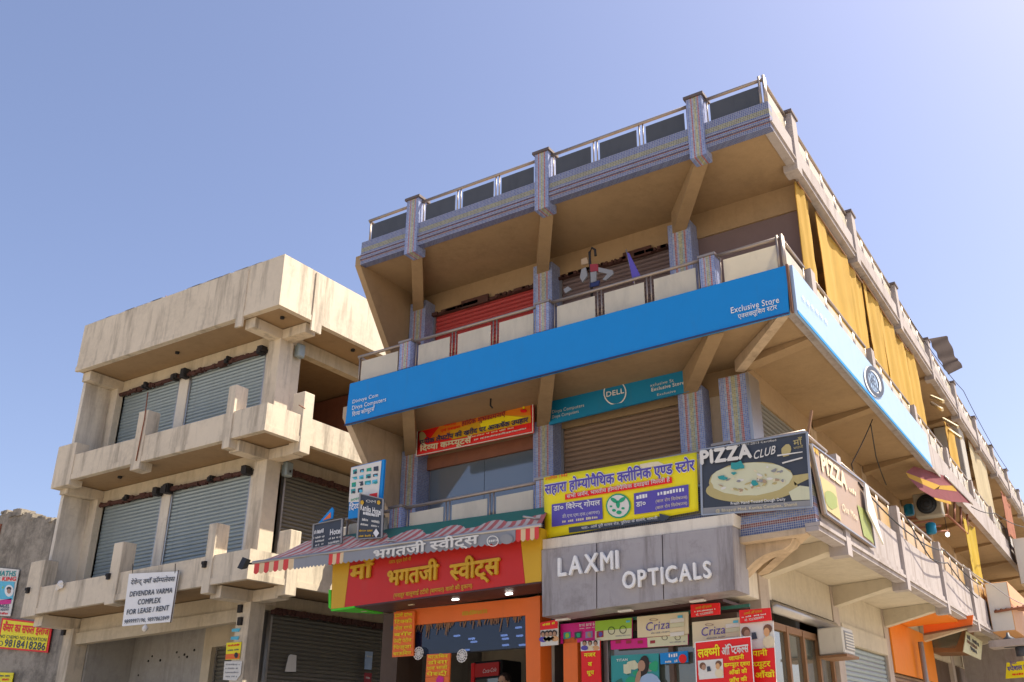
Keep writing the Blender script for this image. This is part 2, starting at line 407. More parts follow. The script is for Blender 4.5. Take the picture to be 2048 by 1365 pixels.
def bars(parent, plane, p0, p1, h, m, n, off=.012, name='lettering'):
    """a line of print too small to read: uneven strokes"""
    A, B = P(*p0, plane, off), P(*p1, plane, off); H = (P(p0[0], p0[1]-h, plane, off)-A).length; parts = []
    for i in range(n):
        if random.random() < .12: continue
        a = A + (B-A)*((i+.08)/n); b = A + (B-A)*((i+random.uniform(.6, .92))/n); z0 = random.uniform(0, .15)*H; z1 = H*random.uniform(.7, 1)
        parts.append(([a+Vector((0, 0, z0)), b+Vector((0, 0, z0)), b+Vector((0, 0, z1)), a+Vector((0, 0, z1))], [(0, 1, 2, 3)]))
        if random.random() < .5:
            parts.append(([a+Vector((0, 0, z1)), b+Vector((0, 0, z1)), b+Vector((0, 0, z1*1.1)), a+Vector((0, 0, z1*1.1))], [(0, 1, 2, 3)]))
    return multi(name, parts, m, parent)
def patch(parent, plane, px, m, off=.008, name='print'):
    return mesh(name, [P(x, y, plane, off) for x, y in px], [tuple(range(len(px)))], m, parent)
def blob(parent, plane, c, rx, ry, m, off=.010, name='print', n=18, rot=0.0, wob=0.0, ring=0):
    pts = []
    for k in range(n):
        t = 2*math.pi*k/n; q = 1+random.uniform(-wob, wob)
        x, y = rx*q*math.cos(t), ry*q*math.sin(t)
        pts.append((c[0]+x*math.cos(rot)-y*math.sin(rot), c[1]+x*math.sin(rot)+y*math.cos(rot)))
    if not ring: return patch(parent, plane, pts, m, off, name)
    inner = [(c[0]+(x-c[0])*(1-ring), c[1]+(y-c[1])*(1-ring)) for x, y in pts]
    vs = [P(x, y, plane, off) for x, y in pts+inner]
    return mesh(name, vs, [(i, (i+1) % n, n+(i+1) % n, n+i) for i in range(n)], m, parent)
def board(name, label, cat, plane, px, m, thick=.04, group=None, frame=None):
    """a flat sign: quad (or polygon) of pixels on the plane with real thickness behind it"""
    pts = [P(x, y, plane) for x, y in px]; d = {'x': Vector((-thick, 0, 0)), 'y': Vector((0, thick, 0))}[plane[0]]
    o = prism(name, pts, d, m); tag(o, label, cat, group)
    if frame:
        fm, fw = frame; parts = []
        n = {'x': Vector((1, 0, 0)), 'y': Vector((0, -1, 0))}[plane[0]]*.012
        for i in range(len(pts)):
            parts.append(beamvf(pts[i]+n*.5, pts[(i+1) % len(pts)]+n*.5, fw if plane[0] == 'y' and abs((pts[i]-pts[(i+1) % len(pts)]).z) > .3 else .03, .03 if abs((pts[i]-pts[(i+1) % len(pts)]).z) > .3 else fw))
        multi('frame', parts, fm, o)
    return o
def cloth(name, label, cat, plane, px4, m, nx=16, ny=8, amp=.03, group=None, seed=1, sag=0.0):
    """a hung sheet: pixel quad TL,TR,BR,BL on the plane, rippled, with thickness"""
    rnd = random.Random(seed); TL, TR, BR, BL = [P(x, y, plane) for x, y in px4]
    nrm = {'x': Vector((1, 0, 0)), 'y': Vector((0, -1, 0))}[plane[0]]; ph = [rnd.uniform(0, 6.3) for _ in range(4)]; fr = [rnd.uniform(1.5, 5) for _ in range(4)]
    vs, fs = [], []
    for j in range(ny+1):
        for i in range(nx+1):
            u, v = i/nx, j/ny; p = (TL*(1-u)+TR*u)*(1-v) + (BL*(1-u)+BR*u)*v
            w = sum(math.sin(fr[k]*(u*(1+.5*k)+.35*v*k)*2+ph[k]) for k in range(4))/4
            p = p + nrm*(amp*w) + Vector((0, 0, -sag*4*u*(1-u)*(1-v)))
            vs.append(p)
    for j in range(ny):
        for i in range(nx): a = j*(nx+1)+i; fs.append((a, a+1, a+nx+2, a+nx+1))
    N = len(vs); vs += [p - nrm*.006 for p in vs]; fs2 = fs + [tuple(reversed([q+N for q in f])) for f in fs]
    edge = [j*(nx+1) for j in range(ny+1)]+[ny*(nx+1)+i for i in range(1, nx+1)]+[j*(nx+1)+nx for j in range(ny-1, -1, -1)]+[i for i in range(nx-1, 0, -1)]
    fs2 += [(edge[k], edge[(k+1) % len(edge)], edge[(k+1) % len(edge)]+N, edge[k]+N) for k in range(len(edge))]
    o = mesh(name, vs, fs2, m, None, True); return tag(o, label, cat, group)

# ================================================================== THE SETTING
g = mesh('ground', [(-400, -400, 0), (400, -400, 0), (400, 400, 0), (-400, 400, 0)], [(0, 1, 2, 3)], 'pale_ground'); g['kind'] = 'structure'  # unseen ground, pale to bounce sun
rd = mesh('road', [(-60, -6, .004), (60, -6, .004), (60, 6, .004), (-60, 6, .004)], [(0, 1, 2, 3)], 'pale_road'); rd['kind'] = 'structure'  # unseen road, pale to bounce sun

# ================================================================== LEFT BUILDING (cream concrete, three storeys)
LF, LXR, LXL, LW, LSX = 13.1, -15.32, -22.35, 14.1, -16.2      # front edge, right edge, left end, front wall, side wall
LB = 24.0
LBD = thing('concrete_building', 'cream unfinished concrete building with grey roller shutters and stub posts on its balconies', 'building', (-19, 18, 0))
def lband(name, z0, z1, parent, m='cream_plaster', t=.16):
    """balcony band running along front and right side, one L-shaped piece"""
    pts = [(LXL, LF, z0), (LXR, LF, z0), (LXR, LB, z0), (LXR-t, LB, z0), (LXR-t, LF+t, z0), (LXL, LF+t, z0)]
    return prism(name, pts, (0, 0, z1-z0), m, parent)
# roof band with a crisp step line along its foot
lband('roof_band', 11.16, 12.42, LBD); lband('balcony_band', 8.24, 8.84, LBD); lband('balcony_band', 5.16, 5.74, LBD)
for z in (11.16, 8.24, 5.16):
    prism('band_step', [(LXL-.01, LF-.015, z-.02), (LXR+.015, LF-.015, z-.02), (LXR+.015, LB, z-.02), (LXR-.06, LB, z-.02), (LXR-.06, LF+.06, z-.02), (LXL-.01, LF+.06, z-.02)], (0, 0, .13), 'cream_plaster', LBD)
    box('floor_slab', LXL+.003, LXR-.165, LF+.165, LB, z+.0, z+.17, 'soffit_plaster', LBD)
box('roof_deck', LXL+.02, LXR-.18, LF+.18, LB, 11.7, 11.85, 'grey_wall', LBD)
# chipped mortar along the roof edge
parts = []
for i in range(46):
    x = random.uniform(LXL, LXR-.1); w = random.uniform(.1, .5); parts.append(cubevf(x, min(x+w, LXR-.02), LF+.01, LF+.15, 12.42, 12.42+random.uniform(.005, .03)))
multi('roof_coping', parts, 'pale_band', LBD)
# soffit drains
for x, y, z in ((-15.75, 13.6, 11.16), (-19.3, 13.65, 11.16), (-15.7, 15.8, 11.16), (-15.7, 17.3, 8.24), (-20.6, 13.6, 8.24), (-18.8, 13.6, 5.16)):
    tube('drain_spout', [(x, y, z-.05), (x, y, z+.02)], .05, 'dark_hole', LBD)
# columns through all storeys, front row and side row
def lcol(x0, x1, y0, y1, z0, z1): box('column', x0, x1, y0, y1, z0, z1, 'cream_plaster', LBD, .012)
for z0, z1 in ((0, 4.92), (5.33, 8.0), (8.41, 10.92)):
    lcol(-16.58, -16.2, 14.02, 14.42, z0, z1)
    lcol(-22.3, -21.95, 14.02, 14.42, z0, z1)
    for y in (18.3, 22.4): lcol(-16.58, -16.2, y, y+.4, z0, z1)
# beams under each slab and their ends on the bands
for z in (11.14, 8.22, 5.14):
    d = .24
    box('beam', -16.52, -16.22, LF+.165, 14.7, z-d, z, 'cream_plaster', LBD)
    box('beam', -22.28, -21.98, LF+.165, 14.7, z-d, z, 'cream_plaster', LBD)
    for y in (14.06, 18.35, 22.45): box('beam', -16.215, LXR-.165, y, y+.3, z-d*.98, z-.003, 'cream_plaster', LBD)
    box('wall_beam', -21.95, -16.6, 14.16, 14.4, z-.33, z-.002, 'inner_plaster', LBD)
    box('wall_beam', -16.5, -16.28, 14.425, LB, z-.34, z-.002, 'inner_plaster', LBD)
# stub posts: proud strips on the bands that rise above them
def stub(x0, x1, z0, z1, y0=LF-.035, y1=LF+.3): box('stub_post', x0, x1, y0, y1, z0, z1, 'cream_plaster', LBD, .01)
def stub_px(xa, xb, ytop, z0):
    a, b = P(xa, ytop, ('y', LF-.035)), P(xb, ytop, ('y', LF-.035)); stub(a.x, b.x, z0, (a.z+b.z)/2)
stub_px(279, 296, 822, 8.05); stub_px(459, 473, 771, 8.02); stub_px(229, 247, 1085, 5.08); stub_px(419, 434, 1047, 4.98)
stub_px(63, 90, 1122, 5.1)
a = P(135, 875, ('y', LF-.03)); stub(LXL-.005, a.x+.42, 8.1, 9.15)
for zt, z0, yy in ((9.4, 8.0, (14.05, 18.35)), (6.3, 4.95, (14.05, 18.35))):
    for y in yy: box('stub_post', LXR-.30, LXR+.035, y, y+.3, z0, zt, 'cream_plaster', LBD, .01)
box('roof_strip', P(484, 560, ('y', LF)).x, P(497, 560, ('y', LF)).x, LF-.03, LF+.02, 10.9, 12.35, 'cream_plaster', LBD)
box('roof_strip', LXR-.02, LXR+.03, 14.05, 14.35, 10.9, 12.38, 'cream_plaster', LBD)
# end wall at the left, its inner face in view
for z0, z1 in ((8.41, 11.14), (5.33, 8.22)): box('end_wall', LXL+.01, LXL+.12, LF+.25, 14.2, z0, z1, 'white_plaster', LBD)
# front walls: piers and panels round the shutters
FS = ('y', 14.24)
def lfront(zf, zt, quads):
    xs = []
    for (xa, xb) in quads: xs.append((P(*xa, FS).x, P(*xb, FS).x))
    prev = -21.95
    for x0, x1 in xs:
        box('wall_pier', prev, x0, 14.2, 14.36, zf, zt, 'white_plaster', LBD); prev = x1
        shutter(LBD, 'x', x0, x1, 14.26, zf, zt, 'slat_grey', .088)
    box('wall_pier', prev, -16.585, 14.2, 14.36, zf, zt, 'white_plaster', LBD)
    return xs
U = lfront(8.41, 10.79, [((230, 790), (364, 755)), ((383, 748), (537, 700))])
M = lfront(5.33, 7.87, [((188, 1020), (328, 988)), ((346, 980), (506, 945))])
# rusted roller drums and motor housings above the shutters
def drum(x0, x1, z):
    parts = [tubevf([(x0, 14.12, z-.02), (x1, 14.12, z-.02)], .05)]
    n = int((x1-x0)/.09)
    for i in range(n):
        x = x0 + (x1-x0)*i/n; parts.append(cubevf(x+random.uniform(-.05, .05), x+random.uniform(.03, .2), 14.05+random.uniform(0, .05), 14.16, z-random.uniform(.02, .1), z+random.uniform(-.04, .05)))
    multi('roller_drum', parts, 'dark_rust', LBD)
    for x in (x0-.05, x1-.09, x0*.45+x1*.55):
        s = .17 if x != x0*.45+x1*.55 else .1
        parts = []
        for k in range(5):
            cx, cz = x+random.uniform(0, .1), z+random.uniform(-.05, .04); q = s*random.uniform(.5, .85)
            parts.append(cubevf(cx-q*.5, cx+q*.5, 13.98+random.uniform(0, .04), 14.18, cz-q*.6, cz+q*.6))
        multi('drum_bracket', parts, 'black_iron', LBD)
for (x0, x1), z in ((U[0], 10.78), (U[1], 10.78), (M[0], 7.86), (M[1], 7.86)): drum(x0, x1, z)
# right side: open loft upstairs, shutters below
box('inner_wall', -21.9, -16.7, 17.9, 18.0, 8.41, 11.1, 'red_brick', LBD)
box('inner_wall', -21.8, -21.7, 14.5, 17.9, 8.41, 11.1, 'red_brick', LBD)
box('wall_pier', -16.5, -16.3, 14.43, 14.75, 8.41, 10.8, 'cream_plaster', LBD)
box('side_wall', -16.5, -16.3, 18.71, 22.39, 8.41, 10.8, 'cream_plaster', LBD)
shutter(LBD, 'y', 14.62, 18.28, -16.32, 5.33, 7.85, 'slat_dark', .088)
shutter(LBD, 'y', 18.72, 22.38, -16.32, 5.33, 7.85, 'slat_dark', .088)
shutter(LBD, 'y', 14.66, 18.28, -16.32, .9, 4.78, 'slat_dark', .088)
shutter(LBD, 'y', 18.72, 22.38, -16.32, .9, 4.78, 'slat_dark', .088)
for z in (7.86, 4.8):
    parts = [tubevf([(-16.2, 14.7, z), (-16.2, 18.25, z)], .06)]
    for i in range(36): y = 14.6+i*.1; parts.append(cubevf(-16.24, -16.12, y, y+random.uniform(.05, .12), z-random.uniform(.04, .1), z+random.uniform(0, .06)))
    multi('roller_drum', parts, 'dark_rust', LBD)
for x, y, z in ((-16.28, 14.5, 10.62), (-16.28, 14.5, 7.72)): box('motor_housing', x, x+.16, y, y+.22, z, z+.34, 'slat_grey', LBD, .03)
# ground storey: recessed shop front behind the columns
box('header_wall', -21.95, -16.6, 14.1, 14.3, 4.55, 4.81, 'inner_plaster', LBD)
box('recess_wall', -21.9, -19.3, 15.6, 15.7, .9, 5.1, 'grey_wall', LBD)
box('recess_wall', -18.0, -16.65, 15.6, 15.7, .9, 5.1, 'grey_wall', LBD)
box('door_frame', -19.3, -19.02, 15.5, 15.72, .9, 4.35, 'inner_plaster', LBD)
box('door_frame', -18.2, -18.0, 15.5, 15.72, .9, 4.35, 'inner_plaster', LBD)
box('door_head', -19.3, -18.0, 15.5, 15.72, 4.35, 5.1, 'inner_plaster', LBD)
shutter(LBD, 'x', -19.02, -18.2, 15.66, .9, 4.35, 'slat_dark', .09)
box('recess_side', -22.0, -21.9, 14.43, 15.7, .9, 5.1, 'grey_wall', LBD)
box('recess_side', -16.66, -16.6, 14.43, 15.59, .9, 5.1, 'grey_wall', LBD)
for i in range(13):
    x, z = random.uniform(-21.6, -19.5), 4.3+random.uniform(-.12, .1) if i < 8 else random.uniform(3, 4.1)
    tube('fixing_hole', [(x, 15.59, z), (x, 15.62, z)], random.uniform(.012, .035), 'dark_hole', LBD, 6)
box('plinth', LXL, LXR-.6, LF+.6, LB, 0, .9, 'grey_wall', LBD)
box('back_wall', LXL, LXR-.9, LB, LB+.2, 0, 12.0, 'grey_wall', LBD)
box('outer_wall', LXL-.15, LXL, LW+.1, LB, 0, 12.3, 'grey_wall', LBD)
# reinforcing rods left standing
tube('rebar', [P(296, 785, ('y', LF-.05)), P(289, 838, ('y', LF-.06)), P(272, 922, ('y', LF-.05))], .014, 'rust', LBD, 6)
tube('rebar', [P(332, 592, ('y', LF+.1)), P(333, 600, ('y', LF+.1))], .012, 'rust', LBD, 6)
tube('rebar', [(LXR+.03, 14.1, 9.0), (LXR+.05, 13.9, 9.02)], .012, 'rust', LBD, 6)
# brackets bolted on the lower band
for px, py in ((57, 1180), (218, 1152), (410, 1128)):
    p = P(px, py, ('y', LF-.05)); multi('bolt_bracket', [cubevf(p.x-.04, p.x+.04, LF-.09, LF-.037, p.z-.08, p.z+.05), cubevf(p.x-.03, p.x+.05, LF-.12, LF-.09, p.z-.02, p.z+.04)], 'black_iron', LBD)
for px, py in ((481, 1217), (481, 1242), (128, 1263)):
    p = P(px, py, ('y', 14.0)); box('wall_bracket', p.x-.05, p.x+.05, 13.96, 14.02, p.z-.09, p.z+.07, 'black_iron', LBD)

# ================================================================== OLD WALL at far left
OW = ('y', 15.6)
edge = [(-30, 1080), (-8, 1040), (8, 1024), (22, 1031), (36, 1022), (50, 1030), (66, 1035), (84, 1038), (108, 1041), (130, 1044)]
top = [P(x, y, OW) for x, y in edge]
pts = [Vector((top[0].x-4, 15.6, 0))] + [Vector((top[0].x-4, 15.6, top[0].z-.2))] + top + [Vector((LXL-.18, 15.6, top[-1].z)), Vector((LXL-.18, 15.6, 0))]
OLD = thing('weathered_wall', 'old grey weathered concrete wall with black damp stains at the far left', 'wall', (-24.5, 15.7, 0))
prism('wall_face', pts, (0, .4, 0), 'old_concrete', OLD)
parts = []
for i in range(60):
    t = random.random()*(len(top)-1); k = int(t); q = top[k]*(1-t+k)+top[k+1]*(t-k); s = random.uniform(.03, .12)
    parts.append(cubevf(q.x-s, q.x+s, 15.55+random.uniform(0, .2), 15.75+random.uniform(0, .3), q.z-s, q.z+s*.7))
multi('broken_coping', parts, 'old_concrete', OLD)
p = P(2, 1060, OW)
for i in range(5):
    for j in range(2): box('brick', p.x-.22-.24*j, p.x-.0-.24*j, 15.56, 15.64, p.z-.22+i*.08, p.z-.22+i*.08+.068, 'red_brick', OLD)

# ================================================================== MAIN BUILDING
FB, SB, XL, FW, SW, YB = 11.5, -3.34, -11.42, 13.2, -4.65, 47.0
MB = thing('corner_building', 'three storey corner building with mosaic columns, glass railings and rows of shop signs', 'building', (-7.5, 25, 0))
def mband(name, z0, z1, m, t=.14, dx=0.0, xl=XL):
    pts = [(xl-dx, FB-dx, z0), (SB+dx, FB-dx, z0), (SB+dx, YB, z0), (SB-t, YB, z0), (SB-t, FB+t, z0), (xl-dx, FB+t, z0)]
    return prism(name, pts, (0, 0, z1-z0), m, MB)
def mfront(name, z0, z1, m, dx=0.0): return box(name, XL, SB+.0, FB-dx, FB+.14, z0, z1, m, MB)
def mside(name, z0, z1, m, dx=0.0): return box(name, SB-.14, SB+dx, FB+.143, YB, z0, z1, m, MB)
# --- roof level
box('mosaic_fascia', XL, SB, FB, FB+.14, 10.25, 10.72, 'mosaic_band', MB); mside('side_band', 10.25, 10.72, 'pale_band')
box('band_moulding', XL, SB+.012, FB-.03, FB-.002, 10.34, 10.37, 'mosaic_band', MB); box('band_moulding', XL, SB+.012, FB-.02, FB-.002, 10.43, 10.45, 'mosaic_band', MB)
box('side_moulding', SB+.002, SB+.03, FB, YB, 10.33, 10.36, 'pale_band', MB)
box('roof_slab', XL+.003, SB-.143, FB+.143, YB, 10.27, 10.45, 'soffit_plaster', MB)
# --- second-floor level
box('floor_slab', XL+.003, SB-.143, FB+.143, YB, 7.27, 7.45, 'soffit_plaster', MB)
mfront('balcony_band', 7.22, 7.86, 'beige_plaster'); mside('side_band', 7.22, 7.86, 'pale_band')
box('side_moulding', SB+.002, SB+.03, 20.6, YB, 7.20, 7.25, 'pale_band', MB)
# --- first-floor level
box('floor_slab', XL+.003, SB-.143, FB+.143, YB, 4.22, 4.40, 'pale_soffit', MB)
mfront('balcony_band', 4.16, 4.93, 'mosaic_band'); mside('side_band', 4.30, 4.93, 'pale_band')
box('side_moulding', SB-.139, SB+.03, FB-.03, YB, 4.10, 4.16, 'pale_band', MB); box('side_moulding', SB-.139, SB+.055, FB-.03, YB, 4.163, 4.21, 'pale_band', MB); box('side_moulding', SB-.139, SB+.025, FB+.145, YB, 4.213, 4.297, 'pale_band', MB)
box('front_moulding', XL, SB-.142, FB-.04, FB+.139, 4.08, 4.157, 'beige_plaster', MB)
# --- posts of the balconies
PXF = (-10.2, -7.4, -4.53)
for x in PXF:
    box('mosaic_post', x-.135, x+.135, FB-.04, FB+.22, 10.12, 11.24, 'mosaic_column', MB); box('post_cap', x-.17, x+.17, FB-.07, FB+.25, 11.243, 11.29, 'tin', MB)
    box('mosaic_post', x-.12, x+.12, FB-.02, FB+.2, 7.87, 8.36, 'mosaic_column', MB); box('post_cap', x-.14, x+.14, FB-.04, FB+.22, 8.363, 8.40, 'rail_steel', MB)
    box('mosaic_post', x-.12, x+.12, FB-.02, FB+.2, 4.94, 5.44, 'mosaic_column', MB); box('post_cap', x-.14, x+.14, FB-.04, FB+.22, 5.443, 5.48, 'rail_steel', MB)
YS = [12.75+3.55*k for k in range(10)]
for k, y in enumerate(YS):
    box('side_post', SB-.2, SB+.035, y-.13, y+.13, 10.15, 11.24, 'pale_band', MB); box('post_cap', SB-.23, SB+.06, y-.17, y+.17, 11.243, 11.29, 'tin', MB)
    box('side_post', SB-.2, SB+.03, y-.11, y+.11, 7.87, 8.36, 'pale_band', MB)
    box('side_post', SB-.2, SB+.06, y-.11, y+.11, 3.98, 5.40, 'pale_band', MB)
# --- railings, front
fx = [XL+.08] + [q for x in PXF for q in (x-.14, x+.14)] + [SB-.03]
for (zl, zt, gl, nn) in ((10.72, 11.2, 'dark_panel', (1, 3, 3, 1)), (7.86, 8.38, 'frosted_panel', (1, 3, 3, 1)), (4.93, 5.44, 'frosted_panel', (1, 3, 3, 1))):
    for i in range(4): railing(MB, (fx[2*i], FB+.07, zl), (fx[2*i+1], FB+.07, zl), nn[i], zt, glass=gl)
    railing(MB, (XL+.07, FB+.1, zl), (XL+.07, FW, zl), 1, zt, glass=gl)
    ys = [FB+.1] + [q for y in YS for q in (y-.14, y+.14)] + [YB]
    for i in range(len(YS)+1):
        if ys[2*i] > 44: continue
        railing(MB, (SB-.07, ys[2*i], zl), (SB-.07, ys[2*i+1], zl), 1 if i == 0 else 4, zt, glass='sunlit_panel' if zl < 6 else 'frosted_panel')
# corner uprights, a bundle of steel tubes
for z0, z1 in ((10.72, 11.26), (7.86, 8.42)):
    for dx, dy in ((-.05, .05), (-.12, .05), (-.05, .12)): tube('corner_upright', [(SB+dx, FB+dy, z0), (SB+dx, FB+dy, z1)], .022, 'rail_steel', MB)
# --- columns at the front wall
CXF = ((-11.40, -11.02), (-8.52, -8.12), (-5.77, -5.35))
for x0, x1 in CXF:
    box('mosaic_column', x0, x1, 12.92, 13.3, 7.46, 10.02, 'mosaic_column', MB); box('mosaic_column', x0, x1, 12.92, 13.3, 4.41, 6.98, 'mosaic_column', MB)
    box('column', x0, x1, 12.92, 13.3, 0, 4.0, 'granite' if x0 > -11 else 'dark_brown', MB)
box('mosaic_column', -5.06, -4.6, 12.92, 13.36, 4.41, 7.02, 'mosaic_column', MB); box('steel_corner', -4.597, -4.55, 12.90, 13.36, 4.41, 7.02, 'steel', MB)
# --- oblique cantilever brackets from each column to its balcony post
for (x0, x1), px in zip(CXF, PXF):
    for z, d0, d1 in ((10.265, .10, .42), (7.265, .10, .38), (4.215, .14, .38)):
        w = .13; xc = (x0+x1)/2
        lo = [(px-w, FB+.143, z-d0), (px+w, FB+.143, z-d0), (xc+w, 12.93, z-d1), (xc-w, 12.93, z-d1)]
        hi = [(px-w, FB+.143, z), (px+w, FB+.143, z), (xc+w, 12.93, z), (xc-w, 12.93, z)]
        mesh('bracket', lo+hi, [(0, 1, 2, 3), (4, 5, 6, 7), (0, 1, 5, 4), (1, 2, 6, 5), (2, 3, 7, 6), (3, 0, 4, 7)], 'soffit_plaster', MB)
for z, d0, d1 in ((7.265, .06, .20), (4.215, .08, .34)):
    a, b = Vector((SB-.16, FB+.16, 0)), Vector((-4.7, 12.95, 0)); s = Vector((.055, .055, 0))
    lo = [a-s, a+s, b+s, b-s]; zz = [z-d0, z-d0, z-d1, z-d1]
    mesh('bracket', [(p.x, p.y, q) for p, q in zip(lo, zz)]+[(p.x, p.y, z) for p in lo], [(0, 1, 2, 3), (4, 5, 6, 7), (0, 1, 5, 4), (1, 2, 6, 5), (2, 3, 7, 6), (3, 0, 4, 7)], 'beige_plaster', MB)
# --- tapering end fins at the left
for z1, z0, m in ((10.45, 7.9, 'soffit_plaster'), (7.45, 5.3, 'beige_plaster')):
    prism('end_fin', [(XL-.12, FB+.0, z1-.2), (XL-.12, FB+.0, z1), (XL-.12, 13.6, z1), (XL-.12, 13.6, 4.41 if z0 < 6 else 7.46), (XL-.12, 13.25, 4.41 if z0 < 6 else 7.46), (XL-.12, 13.1, z0)], (.12, 0, 0), m, MB)
# --- front wall, second floor
box('wall_beam', XL, SB-.16, FW, FW+.2, 9.78, 10.268, 'soffit_plaster', MB)
shutter(MB, 'x', -11.02, -8.52, FW+.02, 7.46, 9.78, 'slat_red', .085)
shutter(MB, 'x', -8.12, -5.77, FW+.02, 7.46, 9.78, 'slat_dark_brown', .085)
for x0, x1 in ((-11.02, -8.52), (-8.12, -5.77)):
    parts = [cubevf(x0, x1, FW-.06, FW-.003, 9.74, 9.80)]
    for i in range(30):
        x = random.uniform(x0, x1-.1); s = random.uniform(.008, .02) if i else .08; parts.append(cubevf(x, x+s*random.uniform(2, 12), FW-.10, FW-.062, 9.75-s*.5, 9.79+s))
    multi('roller_drum', parts, 'dark_rust', MB)
box('front_wall', -5.35, SB-.16, FW+.03, FW+.15, 7.46, 9.777, 'cloth_brown', MB)
# --- front wall, first floor
box('wall_beam', XL, SB-1.32, FW, FW+.2, 6.86, 7.268, 'soffit_plaster', MB)
wn = box('window_frame', -11.02, -8.52, FW+.06, FW+.1, 4.41, 6.86, 'steel', MB)
for x0, x1 in ((-10.97, -9.76), (-9.75, -8.57)): box('pane', x0, x1, FW+.035, FW+.057, 4.5, 6.66, 'blue_glass', wn)
box('header_panel', -11.02, -8.52, FW-.02, FW+.03, 6.62, 6.857, 'rust', MB)
shutter(MB, 'x', -8.12, -5.77, FW+.02, 4.41, 6.86, 'slat_brown', .085)
box('recess_wall', -5.35, -5.06, FW+.02, FW+.2, 4.41, 6.86, 'beige_plaster', MB)
# --- side walls
sidem = ['slat_dark', 'slat_brown']
for k, y in enumerate(YS):
    if y > 42: continue
    y0, y1 = y+.45, y+3.32
    box('side_column', SW-.3, SW+.02, y+.4-.37, y+.4, 0, 4.215, 'granite', MB)
    if k: box('side_column', SW-.3, SW+.0, y+.03, y+.4, 4.41, 7.268, 'beige_plaster', MB)
    if k: box('side_column', SW-.3, SW+.0, y+.03, y+.4, 7.46, 10.268, 'beige_plaster', MB)
    for z, d0, d1 in ((10.265, .05, .14), (7.265, .05, .15), (4.215, .14, .34)):
        if z > 10 and k == 0: continue
        ya, yb = y-.1, y+.22
        lo = [(SB-.143, ya, z-d0), (SB-.143, ya+.26, z-d0), (SW+.022, yb+.26-.1, z-d1), (SW+.022, yb-.1, z-d1)]
        mesh('bracket', lo+[(q[0], q[1], z) for q in lo], [(0, 1, 2, 3), (4, 5, 6, 7), (0, 1, 5, 4), (1, 2, 6, 5), (2, 3, 7, 6), (3, 0, 4, 7)], 'soffit_plaster' if z > 5 else 'pale_soffit', MB)
    box('side_beam', SW-.2, SW-.003, y+.4, y+3.58, 6.8, 7.268, 'soffit_plaster', MB); box('side_beam', SW-.2, SW-.003, y+.4, y+3.58, 3.62, 4.215, 'pale_soffit', MB)
    box('side_beam', SW-.2, SW-.003, y+(.4 if k else .75), y+3.58, 9.8, 10.268, 'soffit_plaster', MB)
    if k < 6:
        shutter(MB, 'y', y+.41, y+3.57, SW-.06, 4.41, 6.8, sidem[k % 2], .085 if k < 3 else .2)
    else: box('side_wall', SW-.15, SW-.02, y+.41, y+3.57, 4.41, 6.8, 'beige_plaster', MB)
    box('side_wall', SW-.15, SW-.02, y+(.41 if k else .75), y+3.57, 7.46, 9.8, 'dark_brown', MB)
# ground storey, side
shutter(MB, 'y', YS[1]+.41, YS[1]+3.57, SW-.06, .85, 3.3, 'slat_grey', .085)
shutter(MB, 'y', YS[2]+.41, YS[2]+3.57, SW-.06, .85, 3.0, 'slat_brown', .085)
for k in range(3, 9): box('side_wall', SW-.2, SW-.08, YS[k]+.41, YS[k]+3.57, 0, 3.62, 'dark_brown', MB)
box('shutter_box', SW-.16, SW+.04, YS[1]+.41, YS[1]+3.57, 3.3, 3.62, 'pale_soffit', MB)
# corner shop window on the side
wf = box('shop_window', SW-.16, SW-.1, YS[0]+.41, YS[0]+3.57, .85, 3.3, 'shop_glass', MB)
for y in (13.2, 13.95, 14.7, 15.45, 16.2): box('mullion', SW-.098, SW-.04, y, y+.08, .85, 3.3, 'wood', wf)
for z in (2.35, 3.22): box('transom', SW-.098, SW-.05, YS[0]+.42, YS[0]+3.56, z, z+.1, 'wood' if z > 3 else 'steel', wf)
dr = tube('shutter_drum', [(SW+.02, YS[0]+.45, 3.5), (SW+.02, YS[0]+3.5, 3.5)], .09, 'steel', MB)
prism('ornamental_bracket', [P(x, y, ('y', 11.66)) for x, y in [(1440, 1045), (1586, 1062), (1585, 1078), (1580, 1090), (1566, 1099), (1545, 1104), (1528, 1110), (1510, 1122), (1490, 1142), (1466, 1165), (1440, 1190)]], (0, .3, 0), 'beige_plaster', MB)
box('corner_bulkhead', -5.2, -4.655, 12.25, 12.9, 3.55, 4.06, 'white_plaster', MB)
box('wall_beam', -5.2, SW-.0, 12.905, 13.3, 3.6, 4.2, 'white_plaster', MB)
# body behind: partition, left wall, back wall, plinth
box('rear_wall', XL, SB-.2, YB, YB+.2, 0, 10.5, 'grey_wall', MB); box('left_wall', XL-.14, XL-.003, 13.62, YB, 0, 10.26, 'grey_wall', MB)
box('plinth', XL, SB-.6, 12.2, YB, 0, .84, 'grey_wall', MB)
box('floor_core', XL+.1, SW-.4, 15.5, 15.7, .85, 10.2, 'grey_wall', MB)

# ================================================================== SIGNS ON THE MAIN BUILDING
Y = lambda v: ('y', v)
X = lambda v: ('x', v)
